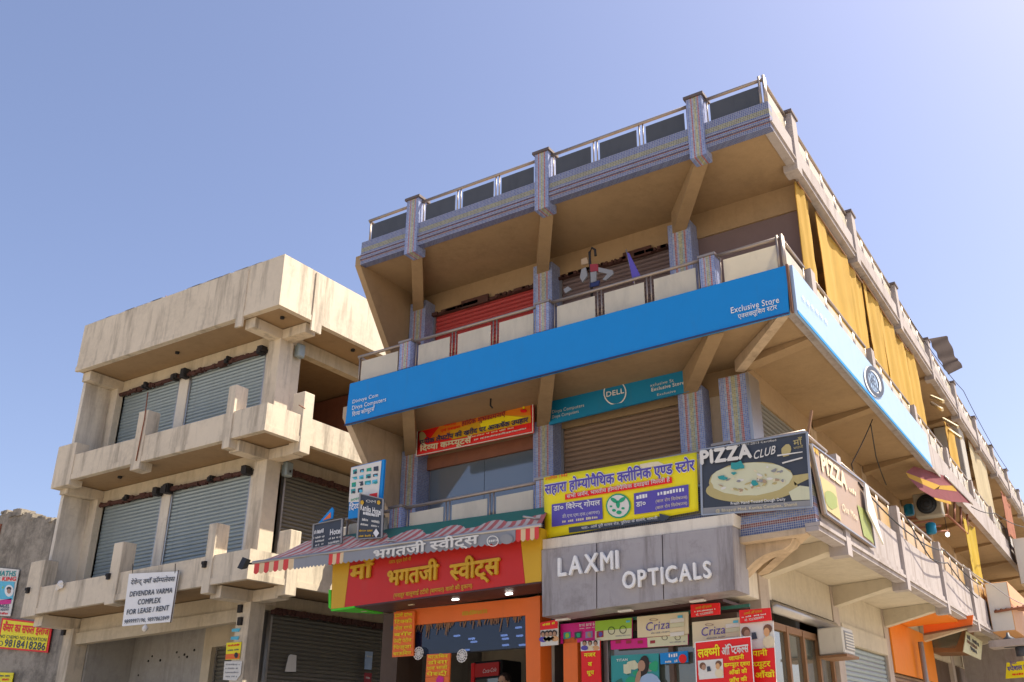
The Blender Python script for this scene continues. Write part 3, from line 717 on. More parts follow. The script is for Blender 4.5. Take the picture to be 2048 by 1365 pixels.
# --- long blue fascia over the balcony
pl = Y(11.44)
s = board('fascia_sign', 'long plain blue sign running across the whole front balcony', 'sign', pl, [(700, 768), (1573, 531), (1578, 627), (690, 851)], 'blue', .05)
lettering(s, 'Divivye Com', pl, (706, 808), (757, 794), 7, 'white', .006)
lettering(s, 'Divya Computers', pl, (705, 821), (773, 803), 8, 'white', .006)
lettering(s, 'दिव्या कोम्पूटर्स', pl, (705, 834), (750, 822), 8, 'white', .006)
lettering(s, 'Exclusive Store', pl, (1463, 628), (1559, 606), 12, 'white', .01)
lettering(s, 'एक्सक्लूसिव स्टोर', pl, (1477, 639), (1555, 619), 9, 'white', .01)
tube('edge_trim', [P(690, 851, pl, .01), P(1578, 627, pl, .01)], .014, 'navy', s, 6)
# --- blue fascia round the corner, sun glare put into its pale colour
sd = box('fascia_sign', SB+.035, SB+.08, 11.49, 20.4, 7.12, 7.86, 'blue_pale'); tag(sd, 'blue sign with sun glare in its pale colour, running along the side balcony', 'sign')
box('edge_trim', SB+.082, SB+.09, 11.49, 20.4, 7.10, 7.15, 'blue', sd)
pl = X(SB+.085)
blob(sd, pl, (1748, 764), 15, 33, 'slate', .02, 'logo_ring', 22, -.35, ring=.25); blob(sd, pl, (1745, 764), 15, 33, 'white', .012, 'logo_ring', 22, -.35, ring=.3)
lettering(sd, 'DELL', pl, (1738, 763), (1759, 787), 16, 'slate', .03, .02)
for k in range(6): 
    x = 1604+k*9; lettering(sd, 'दि', pl, (x, 600+k*9), (x+6, 606+k*9), 6, 'offwhite', 0, .01)
cor = box('sign_edge', SB-.0, SB+.034, 11.43, 11.487, 7.12, 7.86, 'brown', sd)
# --- blue store sign under the balcony
pl = Y(12.86)
s = board('store_sign', 'teal blue computer store sign with a ring logo, above the brown shutter', 'sign', pl, [(1097, 780), (1375, 722), (1378, 783), (1098, 850)], 'blue_dell', .04)
blob(s, pl, (1230.5, 786), 23, 25, 'white', .012, 'logo_ring', 26, ring=.10); patch(s, pl, [(1216, 812), (1246, 806), (1249, 814), (1216, 821)], 'blue_dell', .016, 'logo_gap')
lettering(s, 'DELL', pl, (1214, 795), (1249, 787), 10, 'white', .02, .016)
lettering(s, 'Divya Computers', pl, (1105, 828), (1169, 814), 6.5, 'offwhite'); lettering(s, 'Divya Computers', pl, (1105, 838), (1158, 826), 6, 'offwhite')
lettering(s, 'xclusive St', pl, (1301, 775), (1348, 764), 6, 'offwhite'); lettering(s, 'Exclusive Store', pl, (1304, 784), (1369, 769), 7, 'white', .01); lettering(s, 'Exclusive', pl, (1315, 793), (1352, 785), 5, 'offwhite')
# --- red and orange festival banner
pl = Y(12.84)
s = cloth('festival_banner', 'red and orange festival banner with blue Hindi lettering, above the blue window', 'banner', pl, [(836, 858), (1068, 797), (1068, 866), (833, 914)], 'red', 24, 6, .006, seed=3)
patch(s, pl, [(843, 862), (1062, 804), (1062, 845), (960, 868), (845, 886)], 'orange2', .014); patch(s, pl, [(900, 862), (1000, 832), (1063, 832), (1063, 846), (905, 880)], 'gold', .018)
patch(s, pl, [(960, 845), (1010, 832), (1050, 836), (965, 862)], 'yellow', .021); patch(s, pl, [(842, 864), (880, 854), (860, 880), (842, 884)], 'red', .018)
for q in (((836, 858), (1068, 797), (1068, 799), (836, 860)), ((833, 912), (1068, 864), (1068, 866), (833, 914)), ((833, 914), (836, 858), (838, 858), (835, 914)), ((1066, 866), (1066, 797), (1068, 797), (1068, 866))): patch(s, pl, q, 'offwhite', .024, 'border')
lettering(s, 'प्रत्येक लैपटॉप की खरीद पर आकर्षक उपहार', pl, (841, 891), (1058, 845), 9, 'navy', .03, .03)
lettering(s, 'दिव्या कम्प्यूटर्स', pl, (842, 904), (945, 886), 11, 'cream', .04, .03)
lettering(s, 'नवरात्री', pl, (889, 855), (914, 849), 5, 'red', .02, .03); lettering(s, 'एवं दशहरा', pl, (883, 866), (922, 857), 5, 'red', .02, .03)
lettering(s, 'हार्दिक शुभकामनाएँ', pl, (925, 853), (1013, 833), 9, 'maroon', .02, .03)
bars(s, pl, (950, 883), (1058, 859), 4, 'offwhite', 34, .03); bars(s, pl, (946, 876), (1030, 858), 3, 'cream', 26, .03)
blob(s, pl, (847, 875), 7, 11, 'crust', .03, 'rider_print', 12, wob=.3); blob(s, pl, (1049, 823), 7, 4, 'red', .03, 'lamp_print', 12); blob(s, pl, (1049, 817), 2, 5, 'yellow', .03, 'flame_print', 8)
# --- yellow clinic banner
pl = Y(11.36)
s = cloth('clinic_banner', 'big yellow homeopathic clinic banner with blue Hindi heading and black arrow', 'banner', pl, [(1087, 955), (1393, 905), (1397, 1022), (1090, 1078)], 'yellow', 24, 8, .007, seed=5)
lettering(s, 'स्थापित 1942', pl, (1092, 962), (1136, 953), 5.5, 'red', .01, .02)
for off, m, b in ((.018, 'white', .075), (.023, 'indigo', .03)): lettering(s, 'सहारा होम्योपैथिक क्लीनिक एण्ड स्टोर', pl, (1091, 990), (1391, 941), 20, m, b, off)
patch(s, pl, [(1132, 990), (1345, 955), (1346, 967), (1132, 1001)], 'red', .027)
lettering(s, 'सभी जर्मन, भारतीय होम्योपैथिक दवाइयां मिलती हैं', pl, (1136, 998), (1342, 964), 7.5, 'offwhite', .01, .032)
patch(s, pl, [(1105, 1010), (1205, 996), (1207, 1039), (1105, 1055)], 'indigo', .02); patch(s, pl, [(1269, 988), (1378, 970), (1379, 1015), (1270, 1030)], 'indigo', .02)
lettering(s, 'डा० विरेन्द्र गोयल', pl, (1109, 1023), (1202, 1011), 10, 'white', .015, .025); lettering(s, 'डी.एच.एम.एस.(आगरा)', pl, (1126, 1037), (1201, 1028), 6, 'offwhite', 0, .025); bars(s, pl, (1126, 1047), (1198, 1038), 5, 'cream', 18, .025)
bars(s, pl, (1274, 1000), (1372, 984), 8, 'white', 16, .025); lettering(s, '(बाल रोग विशेषज्ञ)', pl, (1313, 1007), (1376, 998), 6, 'cream', 0, .025); lettering(s, '(बाल रोग विशेषज्ञ)', pl, (1313, 1020), (1376, 1010), 6, 'cream', 0, .025); lettering(s, 'डा०', pl, (1274, 1015), (1293, 1012), 10, 'white', .015, .025)
blob(s, pl, (1238, 1013), 25, 25, 'green', .02, 'emblem'); blob(s, pl, (1238, 1013), 22, 22, 'offwhite', .025, 'emblem')
for a, b, r in ((1230, 1002, .6), (1246, 1001, -.6), (1238, 1010, 1.5)): blob(s, pl, (a, b), 8, 4, 'green', .03, 'leaf_print', 10, r)
for a, b, r in ((1230, 1022, 3), (1240, 1026, 4), (1248, 1018, 2.5), (1224, 1014, 2)): blob(s, pl, (a, b), r*1.4, r, 'green', .03, 'leaf_print', 8)
patch(s, pl, [(1139, 1056), (1321, 1034), (1320, 1028), (1343, 1034), (1325, 1046), (1323, 1042), (1140, 1067)], 'slate', .025, 'arrow_print')
lettering(s, 'पताः- आर्य पुरी माधव रोड, पुलिया के सामने, शामली', pl, (1165, 1060), (1317, 1039), 5, 'white', .0, .03)
blob(s, pl, (1300, 931), 28, 5, 'cream', .02, 'worn_patch', 14, -.15, .3)
# --- pizza signs
pl = Y(11.34)
s = board('pizza_sign', 'dark pizza shop board with a big pizza picture on the front balcony', 'sign', pl, [(1402, 901), (1614, 865), (1624, 1015), (1405, 1031)], 'slate', .05, frame=('steel', .02))
blob(s, pl, (1504, 978), 92, 27, 'crust', .009, 'tray_print', 30, -.05); patch(s, pl, [(1585, 952), (1619, 947), (1621, 957), (1590, 972)], 'crust', .009, 'tray_print')
blob(s, pl, (1503, 962), 86, 37, 'crust', .012, 'pizza_print', 30, -.06, .02); blob(s, pl, (1503, 959), 81, 33, 'cheese', .015, 'pizza_print', 30, -.06, .03)
rr = random.Random(4)
for k in range(46):
    t, q = rr.uniform(0, 6.28), math.sqrt(rr.random())*.9
    blob(s, pl, (1503+78*q*math.cos(t), 959+31*q*math.sin(t)-4*q*math.cos(t)), rr.uniform(2, 7), rr.uniform(1.2, 3), ('crust', 'offwhite', 'cream', 'grey', 'tan')[k % 5], .018+.0003*k, 'topping_print', 8, rr.uniform(-.5, .5), .3)
for a, b, w, h in ((1478, 933, 15, 9), (1446, 957, 9, 4), (1510, 968, 8, 5), (1470, 948, 5, 3)): blob(s, pl, (a, b), w, h, 'teal', .034, 'topping_print', 10, 0, .35)
lettering(s, 'PIZZA', pl, (1405, 930), (1505, 916), 26, 'offwhite', .05, .04); lettering(s, 'CLUB', pl, (1509, 921), (1552, 909), 16, 'offwhite', .01, .04, slant=.35)
lettering(s, 'An ISO 9001:2013 Certified', pl, (1456, 897), (1553, 883), 4.5, 'offwhite'); lettering(s, 'माँ', pl, (1588, 893), (1606, 889), 12, 'crust', .01); lettering(s, 'भगतजी', pl, (1588, 900), (1607, 896), 5, 'crust')
for q in (((1555, 911), (1606, 904), (1606, 906), (1556, 914)), ((1565, 926), (1606, 915), (1606, 918), (1566, 929))): patch(s, pl, q, 'offwhite', .02, 'fork_print')
blob(s, pl, (1573, 902), 10, 13, 'crust', .014, 'chef_print', 12, .4, .12)
patch(s, pl, [(1578, 985), (1600, 972), (1622, 975), (1622, 1000), (1585, 1002)], 'cheese', .014, 'hand_print')
lettering(s, 'Fresh Hand Tossed Dough Daily', pl, (1463, 1011), (1572, 1002), 6, 'white', .01, .02)
patch(s, pl, [(1405, 1017), (1623, 1001), (1624, 1013), (1405, 1030)], 'grey', .012); lettering(s, '@ Bhagatji Mod, Kanika Complex, Shamli', pl, (1433, 1026), (1595, 1012), 6, 'cream', .01, .02)
beam('stay_pole', P(1622, 820, pl, -.03), P(1615, 866, pl, -.03), .03, .03, 'wood', s)
pl = X(-3.26)  # side pizza board: hazy sun glare put into its brown
s = board('pizza_sign', 'pizza board with glare in its hazy brown colour, on the side balcony, round the corner', 'sign', pl, [(1621, 889), (1729, 968), (1749, 1096), (1651, 1028)], 'dull_brown', .05, frame=('steel', .02))
lettering(s, 'PIZZA', pl, (1643, 942), (1692, 979), 28, 'cream', .05, .015); lettering(s, 'Qua Mou', pl, (1683, 1020), (1713, 1042), 12, 'cream', 0, .015, slant=.2); bars(s, pl, (1694, 982), (1712, 995), 10, 'cream', 5)
patch(s, pl, [(1637, 950), (1669, 974), (1681, 1042), (1652, 1020)], 'crust', .012, 'photo_print'); blob(s, pl, (1660, 1000), 12, 22, 'olive', .016, 'photo_print', 12, -.4, .2)
patch(s, pl, [(1713, 1010), (1735, 1025), (1746, 1088), (1726, 1072)], 'olive', .012, 'photo_print'); bars(s, pl, (1626, 905), (1637, 914), 14, 'gold', 3)
s = board('side_board', 'narrow white board leaning beside the hazy brown pizza board', 'board', X(-3.18), [(1730, 966), (1737, 974), (1768, 1090), (1736, 1022)], 'offwhite', .03)
# --- grey optician's box sign
bx = thing('optician_sign', 'grey metal box sign with raised white LAXMI OPTICALS letters', 'sign', (-5.8, 11.4, 3.4))
pl = Y(11.22)
for q in ([(1083, 1101), (1192, 1087), (1192, 1218), (1085, 1234)], [(1194.5, 1086.8), (1323, 1070), (1326, 1200), (1194.5, 1217.8)], [(1325.5, 1069.8), (1464, 1052), (1470, 1180), (1328.5, 1199.8)]):
    prism('panel', [P(x, y, pl) for x, y in q], (0, .5, 0), 'grey_cladding', bx)
prism('top_strip', [P(x, y, pl, -.03) for x, y in [(1083, 1079), (1466, 1026), (1465, 1050.5), (1083, 1099.5)]], (0, .3, 0), 'white_plaster', bx)
prism('joint_backing', [P(x, y, pl, -.06) for x, y in [(1090, 1102), (1460, 1054), (1464, 1178), (1092, 1230)]], (0, .05, 0), 'rubber_black', bx)
raised(bx, 'LAXMI', pl, (1121, 1154), (1240, 1138), 36, 'white', .045); raised(bx, 'OPTICALS', pl, (1250, 1179), (1425, 1156), 33, 'white', .045)
for x in (1128, 1253, 1397):
    p = P(x, 1233-(x-1128)*.14, Y(11.45)); box('downlight', p.x-.1, p.x+.1, 11.38, 11.46, p.z-.06, p.z-.04, 'offwhite', bx)
# --- sweet shop sign
bx = thing('sweet_shop_sign', 'red sweet shop sign box with gold Hindi letters and yellow ends', 'sign', (-9.2, 11.3, 3.9))
pl = Y(11.2)
prism('panel', [P(x, y, pl) for x, y in [(702, 1108), (1039, 1062), (1050, 1167), (689, 1215)]], (0, .5, 0), 'red2', bx)
prism('end_panel', [P(x, y, pl) for x, y in [(666, 1113), (701.4, 1108.1), (688.4, 1215.1), (662, 1218.5)]], (0, .5, 0), 'gold', bx); prism('end_panel', [P(x, y, pl) for x, y in [(1039.6, 1062), (1081, 1056), (1082, 1163), (1050.6, 1167)]], (0, .5, 0), 'gold', bx)
g1 = [P(x, y, pl) for x, y in [(657, 1180), (661.6, 1180), (661.6, 1219), (657, 1216)]]; prism('green_edge', g1, (0, .5, 0), 'brightgreen', bx)
a, b = P(662, 1219, pl), P(709, 1212.5, pl); prism('green_edge', [a, b, b+Vector((.03, .62, -.02)), a+Vector((.42, .62, -.02))], (0, 0, -.03), 'brightgreen', bx)
a, b = P(710, 1212.4, pl), P(1082, 1163.5, pl); prism('soffit', [a, b, b+Vector((0, .6, -.02)), a+Vector((.05, .6, -.02))], (0, 0, -.02), 'umber', bx)
lettering(bx, 'माँ', pl, (703, 1162), (749, 1154), 30, 'gold', .03, .01, .035); lettering(bx, 'भगतजी', pl, (778, 1173), (878, 1159), 31, 'gold', .03, .01, .035); lettering(bx, 'स्वीट्स', pl, (903, 1162), (1001, 1148), 33, 'gold', .03, .01, .035)
lettering(bx, '(मशहूर बालूशाई टटीरी (बागपत) वालों की दुकान)', pl, (788, 1196), (945, 1176), 8, 'gold', .02, .01); lettering(bx, '100% शुद्ध देसी घी', pl, (779, 1128), (823, 1121), 6, 'gold', .01, .01)
for x, y in ((728, 1221), (823, 1208), (911, 1198), (1018, 1187)): 
    p = P(x, y, Y(11.5)); box('downlight', p.x-.05, p.x+.05, 11.48, 11.52, p.z-.02, p.z+.004, 'lamp_white' if x > 850 else 'cream', bx)
# --- striped awning
aw = thing('striped_awning', 'red and cream striped awning with scalloped grey valance above the sweet shop', 'awning', (-9.8, 11.1, 4.3))
A0, A1 = P(512, 1133, Y(10.95)), P(1081, 1056, Y(10.95)); A0.z += .06; A1.z += .03
T0, T1 = Vector((A0.x+.55, 11.46, A0.z+.37)), Vector((A1.x-.2, 11.46, A1.z+.37))
N = 62; vs, fs, mi = [], [], []
for i in range(N+1):
    u = i/N; sg = .02*math.sin(u*40); a, b = T0*(1-u)+T1*u, A0*(1-u)+A1*u
    vs += [a, (a+b)/2 + Vector((0, 0, -.03+sg)), b]
for i in range(N):
    for j in range(2): fs.append((3*i+j, 3*i+3+j, 3*i+4+j, 3*i+1+j)); mi.append(i % 2)
mesh('canopy', vs, fs, 'awning_pale', aw, False, ['awning_pink'], mi)
tube('front_bar', [A0+Vector((-.05, -.02, 0)), A1+Vector((.03, -.02, 0))], .03, 'steel', aw)
def valance(u0, u1, m0, m1, n):
    vs, fs, mi = [], [], []
    K = n*6
    for i in range(K+1):
        u = u0+(u1-u0)*i/K; p = A0*(1-u)+A1*u + Vector((0, -.035+.008*math.sin(i*.13), -.02)); d = .15+.03*abs(math.sin(math.pi*i/6))
        vs += [p, p-Vector((0, 0, d))]
    for i in range(K): fs.append((2*i, 2*i+2, 2*i+3, 2*i+1)); mi.append((i//6) % 2)
    mesh('valance', vs, fs, m0, aw, False, [m1], mi)
valance(0, .16, 'awning_red', 'awning_cream', 8); valance(.1605, .295, 'awning_grey', 'awning_grey', 10); valance(.2955, .35, 'awning_red', 'awning_cream', 4); valance(.3505, .93, 'awning_grey', 'awning_grey', 30); valance(.9305, 1, 'awning_red', 'awning_cream', 5)
pl = Y(10.9)
lettering(aw, 'भगतजी स्वीट्स', pl, (748, 1118), (957, 1087), 17, 'offwhite', .03); blob(aw, pl, (987, 1083), 12, 11, 'offwhite', .02, 'roundel', 16, ring=.15); blob(aw, pl, (1014, 1079), 13, 10, 'grey', .014, 'roundel', 16); bars(aw, pl, (978, 1086), (997, 1083), 5, 'offwhite', 5)
for x in (A0.x+.35, (A0.x+A1.x)/2, A1.x-.3): tube('folding_arm', [(x, 11.47, A0.z+.1), (x+.15, 11.2, A0.z-.03), (x, 10.96, A0.z-.005)], .018, 'steel', aw)
gc = thing('green_canopy', 'dark green sheet roof strip between the striped awning and the glass railing', 'canopy', (-9.5, 11.4, 4.6))
a0, a1 = P(612, 1113, Y(11.15)), P(1086, 1034, Y(11.30)); 
prism('sheet', [a0, a1, a1+Vector((0, .15, .16)), Vector((XL+.2, 11.48, a0.z+.32)), a0+Vector((.2, .25, .24))], (0, 0, .02), 'canopy_green', gc)
# --- boards at the balcony's left end
def hotel(label, pl, px, tl, rows):
    s = board('hotel_board', label, 'sign', pl, px, 'slate', .03, 'black hotel boards', frame=('grey', .015))
    lettering(s, tl[0], pl, *tl[1:], 'white', .03)
    for a, b, h, m in rows: bars(s, pl, a, b, h, m, 12)
    return s
pl = Y(11.2)
s = hotel('tall black hotel board with white lettering in front of the product sign', pl, [(721, 988), (767, 999), (764, 1076), (715, 1079)], ('Kanika Hotel', (722, 1020), (763, 1031), 11), [((727, 1030), (762, 1036), 6, 'white'), ((725, 1042), (738, 1044), 5, 'offwhite'), ((744, 1045), (760, 1048), 5, 'offwhite'), ((722, 1051), (737, 1053), 4, 'offwhite'), ((743, 1054), (760, 1056), 4, 'offwhite'), ((719, 1064), (746, 1064), 4, 'gold'), ((718, 1075), (748, 1074), 4, 'gold')])
blob(s, pl, (754, 1067), 6, 9, 'white', .02, 'diamond_print', 4); 
for x in (726, 759): blob(s, pl, (x, 1006), 4, 5, 'gold', .02, 'pot_print', 5)
lettering(s, 'OM', pl, (733, 1005), (752, 1007), 5, 'offwhite')
pl = Y(11.25)
s = hotel('wide black hotel board with white lettering at the left end above the awning', pl, [(628, 1050), (685, 1038), (683, 1087), (625, 1098)], ('Hotel', (661, 1071), (683, 1067), 11), [((629, 1070), (648, 1066), 8, 'white'), ((628, 1079), (650, 1075), 4, 'offwhite'), ((631, 1086), (649, 1083), 4, 'offwhite'), ((631, 1094), (648, 1090), 4, 'offwhite'), ((656, 1081), (682, 1076), 4, 'offwhite'), ((657, 1090), (680, 1085), 5, 'offwhite')])
pl = Y(11.3)
s = board('product_sign', 'white sign with rows of computer pictures and a blue border', 'sign', pl, [(703, 935), (769, 919), (761, 1030), (696, 1038)], 'blue', .04)
patch(s, pl, [(703, 936), (764, 922), (757, 1004), (698, 1005)], 'offwhite', .008)
for k in range(14):
    r, c = k//4, k % 4; x, y = 711+c*14-r*1.2, 944+r*13-c*2; w, h = rr.uniform(3.5, 6), rr.uniform(2.5, 4.5)
    patch(s, pl, [(x-w, y-h+1), (x+w, y-h-1), (x+w, y+h-1), (x-w, y+h+1)][:3 if k % 5 == 4 else 4], ('teal', 'slate', 'green', 'slate', 'teal', 'sky')[k % 6], .013, 'product_print'); blob(s, pl, (x+w*.3, y+h*.5), w*.8, h*.7, ('slate', 'sky', 'teal')[k % 3], .016, 'product_print', 9, 0, .25)
lettering(s, 'acer', pl, (703, 1003), (720, 999), 6, 'green', .01); lettering(s, 'दिव्या', pl, (699, 1022), (724, 1018), 12, 'white', .02); patch(s, pl, [(740, 989), (756, 986), (755, 996), (739, 998)], 'red', .013)
s = prism('blue_flag', [P(x, y, Y(11.3)) for x, y in [(636, 1047), (664, 1015), (667, 1020), (665, 1037)]], (0, .02, 0), 'blue'); tag(s, 'small blue and orange pennant behind the wide hotel board', 'flag')
patch(s, Y(11.3), [(646, 1042), (662, 1025), (662, 1036)], 'orange', .006)

# ================================================================== SHOP FRONTS AT STREET LEVEL
# sweet shop: header, pillars, dark ceiling with lamps
SF = MB
pl = Y(11.86)
prism('header', [P(x, y, pl) for x, y in [(792, 1222), (1051, 1196), (1051, 1231), (792, 1254)]], (0, .08, 0), 'orange', SF)
prism('pillar', [P(x, y, pl, .02) for x, y in [(1051.6, 1197), (1081, 1192), (1083, 1420), (1055, 1420)]], (0, .3, 0), 'orange', SF)
bars(SF, pl, (925, 1233), (976, 1227), 10, 'gold', 16, .012)
box('ceiling', XL+.8, -7.2, 12.0, 15.4, 3.62, 3.68, 'navy', SF); prism('glass_fascia', [P(x, y, Y(11.9)) for x, y in [(829, 1251), (1051, 1231.5), (1052, 1295), (827, 1312)]], (0, .012, 0), 'navy_glass', SF); prism('glass_edge', [P(x, y, Y(11.89)) for x, y in [(827, 1312), (1052, 1295), (1052, 1297), (827, 1314)]], (0, .03, 0), 'black_iron', SF); box('back_wall', XL+.1, -5.4, 15.4, 15.48, .85, 4.2, 'inner_plaster', SF)
box('inner_pillar', -8.4, -8.0, 14.6, 15.0, .85, 3.61, 'inner_plaster', SF); box('wall_strip', -7.32, -7.22, 12.2, 15.4, .85, 4.1, 'dark_brown', SF)
box('left_pier', XL+.1, XL+.45, 12.6, 12.9, .85, 4.0, 'dark_brown', SF)
for x, y in ((775, 628), (977, 667), (1007, 710), (1420, 622), (1438, 668), (1440, 755), (1632, 627), (1617, 515), (905, 822), (1668, 753)):
    p = P(800+x/6.83, 1180+y/6.83, Y(12.3)); l = box('strip_lamp', p.x-.05, p.x+.05, 12.29, 12.33, p.z-.012, p.z+.012, 'lamp_white'); tag(l, 'small white strip lamp lit behind the dark glass of the sweet shop', 'lamp', 'sweet shop strip lamps')
# garland of dried leaves under the header
parts = []
for i in range(70):
    u = random.random(); a = P(800+u*250, 1256-u*24, Y(11.9)); l = random.uniform(.05, .22 if i % 4 == 0 else .1); w = random.uniform(.01, .02); q = random.uniform(-.04, .04)
    parts.append(([a+Vector((-w, 0, .03)), a+Vector((w, 0, .03)), a+Vector((w*.4+q, -.02, -l)), a+Vector((-w*.4+q, -.02, -l))], [(0, 1, 2, 3)]))
ga = multi('leaf_garland', parts, 'wood'); tag(ga, 'dried leaf garland hanging under the orange header', 'garland')
def menu(label, px, lines, grp):
    s = board('menu_board', label, 'sign', Y(11.8), px, 'orange', .03, grp)
    (x0, y0), (x1, y1), (x2, y2), (x3, y3) = px; n = len(lines)
    for i, t in enumerate(lines):
        v = (i+.78)/n; a = (x0+(x3-x0)*v+3, y0+(y3-y0)*v); b = (x1+(x2-x1)*v-3, y1+(y2-y1)*v)
        lettering(s, t, Y(11.8), a, b, 6.8, 'yellow', .012)
    return s
menu('orange hanging menu board with seven yellow Hindi lines', [(788, 1225), (829, 1223), (826, 1312), (784, 1315)], ['इडली सांभर', 'टिक्की', 'गोल गप्पे', 'बर्गर', 'पेस्ट्री पेटीज', 'पिज़्ज़ा', 'चाऊमिन'], 'orange menu boards')
s = menu('lower orange menu board with four yellow Hindi lines and a pink flower', [(854, 1309), (900, 1307), (898, 1352), (851, 1355)], ['चाऊमिन', 'डोसा', 'पाव भाजी', 'पेस्ट्री'], 'orange menu boards')
prism('lower_panel', [P(x, y, Y(11.8)) for x, y in [(851, 1355.5), (898, 1352.5), (896, 1420), (848, 1420)]], (0, .03, 0), 'orange', s); blob(s, Y(11.8), (881, 1361), 7, 9, 'pink', .01, 'flower_print', 10, 0, .2)
for (x, y), t in (((837, 1307), 'white filigree rosette hanging beside the seven-line menu board'), ((924, 1312), 'white filigree rosette hanging right of the lower menu board')):
    c = P(x, y, Y(11.84)); parts = []
    for r in (.03, .06, .09): 
        n = 14; parts.append(tubevf([c+Vector((r*math.cos(2*math.pi*k/n), 0, r*math.sin(2*math.pi*k/n))) for k in range(n+1)], .008, 5))
    for k in range(12): parts.append(tubevf([c, c+Vector((.1*math.cos(k*.5236), 0, .1*math.sin(k*.5236)))], .006, 5))
    s = multi('rosette', parts, 'cloth_white'); tag(s, t, 'ornament')
# drinks fridge deep in the shop
fr = thing('drinks_fridge', 'black drinks fridge with red lit header inside the sweet shop', 'fridge', (-9.0, 14.2, .85))
fx0, fx1 = P(945, 1340, Y(13.9)).x, P(1004, 1340, Y(13.9)).x; zt = P(975, 1322, Y(13.9)).z
box('cabinet', fx0, fx1, 13.9, 14.5, .85, zt, 'rubber_black', fr, .02); box('header', fx0+.08, fx1-.04, 13.86, 13.897, zt-.26, zt-.04, 'red2', fr); box('side_light', fx0, fx0+.07, 13.86, 13.897, 1.2, zt-.02, 'red', fr); box('glass_door', fx0+.1, fx1-.05, 13.86, 13.897, 1.2, zt-.3, 'shop_glass', fr)
lettering(fr, 'Coca-Cola', Y(13.85), (966, 1347), (993, 1343), 8, 'white', .0, .01, slant=.3)
# optician: glazed front with posters
OF = MB
pl = Y(12.0)
box('glazing', -6.95, -4.7, 12.06, 12.1, .85, 3.2, 'shop_glass', OF); box('transom', -7.3, -4.7, 12.0, 12.12, 3.2, 3.3, 'dark_brown', OF)
for x in (-6.98, -6.72, -5.72, -4.75): box('mullion', x, x+.07, 11.98, 12.055, .85, 3.195, 'dark_brown' if x != -6.72 else 'steel', OF)
box('soffit', -7.3, -4.8, 11.8, 12.9, 3.42, 3.46, 'umber', OF); box('green_tube', -7.2, -4.5, 11.95, 11.99, 3.34, 3.38, 'canopy_green', OF)
box('pillar', P(1134, 1300, pl).x, P(1162, 1300, pl).x, 11.9, 12.05, .85, 3.19, 'orange', OF)
pp = 'posters on the optician shop front'
def poster(label, y, px, m, grp=pp): return board('poster', label, 'poster', Y(y), px, m, .02, grp)
s = poster('white poster with four smiling people and a red heading', 11.8, [(1081, 1246), (1116, 1239), (1116, 1290), (1081, 1293)], 'offwhite')
patch(s, Y(11.8), [(1081, 1246), (1116, 1239), (1116, 1257), (1081, 1261)], 'red'); bars(s, Y(11.8), (1086, 1253), (1111, 1249), 5, 'yellow', 8)
def face(s, pl_, x, y, k, shirt, hair='hair', off=.010):
    blob(s, pl_, (x, y+k*1.9), k*1.5, k*1.0, shirt, off, 'shirt_print', 12); blob(s, pl_, (x, y-k*.15), k*.85, k*1.1, hair, off+.003, 'hair_print', 12, 0, .08); blob(s, pl_, (x, y+k*.2), k*.62, k*.85, 'skin', off+.006, 'face_print', 12)
for i, x in enumerate((1087, 1095, 1102, 1110)): face(s, Y(11.8), x, 1269-i*.6, 5.5, ('indigo', 'cream', 'offwhite', 'peach')[i])
s = poster('pink and green spectacles poster hung below the grey sign', 11.9, [(1121, 1249), (1264, 1236), (1264, 1277), (1121, 1288)], 'pink')
patch(s, Y(11.9), [(1191, 1243), (1264, 1236), (1264, 1277), (1191, 1283)], 'lime', .008); patch(s, Y(11.9), [(1191, 1263), (1264, 1257), (1264, 1277), (1191, 1283)], 'cheese', .011)
lettering(s, 'BYE BYE B', Y(11.9), (1160, 1254), (1190, 1251), 5, 'white', .01); bars(s, Y(11.9), (1160, 1259), (1190, 1256), 2, 'offwhite', 12)
for i, x in enumerate((1135, 1157, 1179, 1201)): patch(s, Y(11.9), [(x-7, 1266-i*.8), (x+7, 1264-i*.8), (x+7, 1277-i*.8), (x-7, 1279-i*.8)], ('teal', 'slate', 'lilac', 'maroon')[i], .014, 'photo_print'); blob(s, Y(11.9), (x+1, 1272-i*.8), 4, 5, ('lime', 'green', 'skin', 'indigo')[i], .018, 'photo_print', 9, 0, .2)
for x, y in ((1224, 1262), (1247, 1260)): blob(s, Y(11.9), (x, y), 7, 8, 'black', .016, 'lens_print', 14, ring=.16)
bars(s, Y(11.9), (1232, 1274), (1262, 1272), 2.5, 'grey', 12); patch(s, Y(11.9), [(1253, 1242), (1261, 1241), (1261, 1245), (1253, 1246)], 'sky', .014)
def lens(label, px, dx, dy, y):
    s = poster(label, y, px, 'cream'); p_ = Y(y)
    lettering(s, 'Criza', p_, (1292+dx, 1263+dy), (1340+dx, 1257+dy), 17, 'indigo', .0, .012, slant=.15); bars(s, p_, (1303+dx, 1269+dy), (1340+dx, 1265+dy), 3, 'grey', 16)
    for k in range(4): patch(s, p_, [(1341+dx, 1239+k*9+dy), (1369+dx, 1236+k*9+dy), (1369+dx, 1244+k*9+dy), (1341+dx, 1247+k*9+dy)], ('offwhite', 'cheese', 'cream', 'offwhite')[k], .012, 'shelf_print')
    patch(s, p_, [(1356+dx, 1232+dy), (1366+dx, 1231+dy), (1366+dx, 1236+dy), (1356+dx, 1237+dy)], 'sky', .016); blob(s, p_, (1308+dx, 1240+dy), 9, 2.5, 'dull_brown', .012, 'spectacles_print', 10, ring=.3)
lens('cream lens poster with big blue lettering beside the pink and green poster', [(1274, 1234), (1376, 1224), (1377, 1268), (1275, 1276)], 0, 0, 11.9)
lens('cream lens poster with big blue lettering behind the large red board', [(1384, 1245), (1480, 1235), (1480, 1287), (1386, 1296)], 111, 10, 11.85)
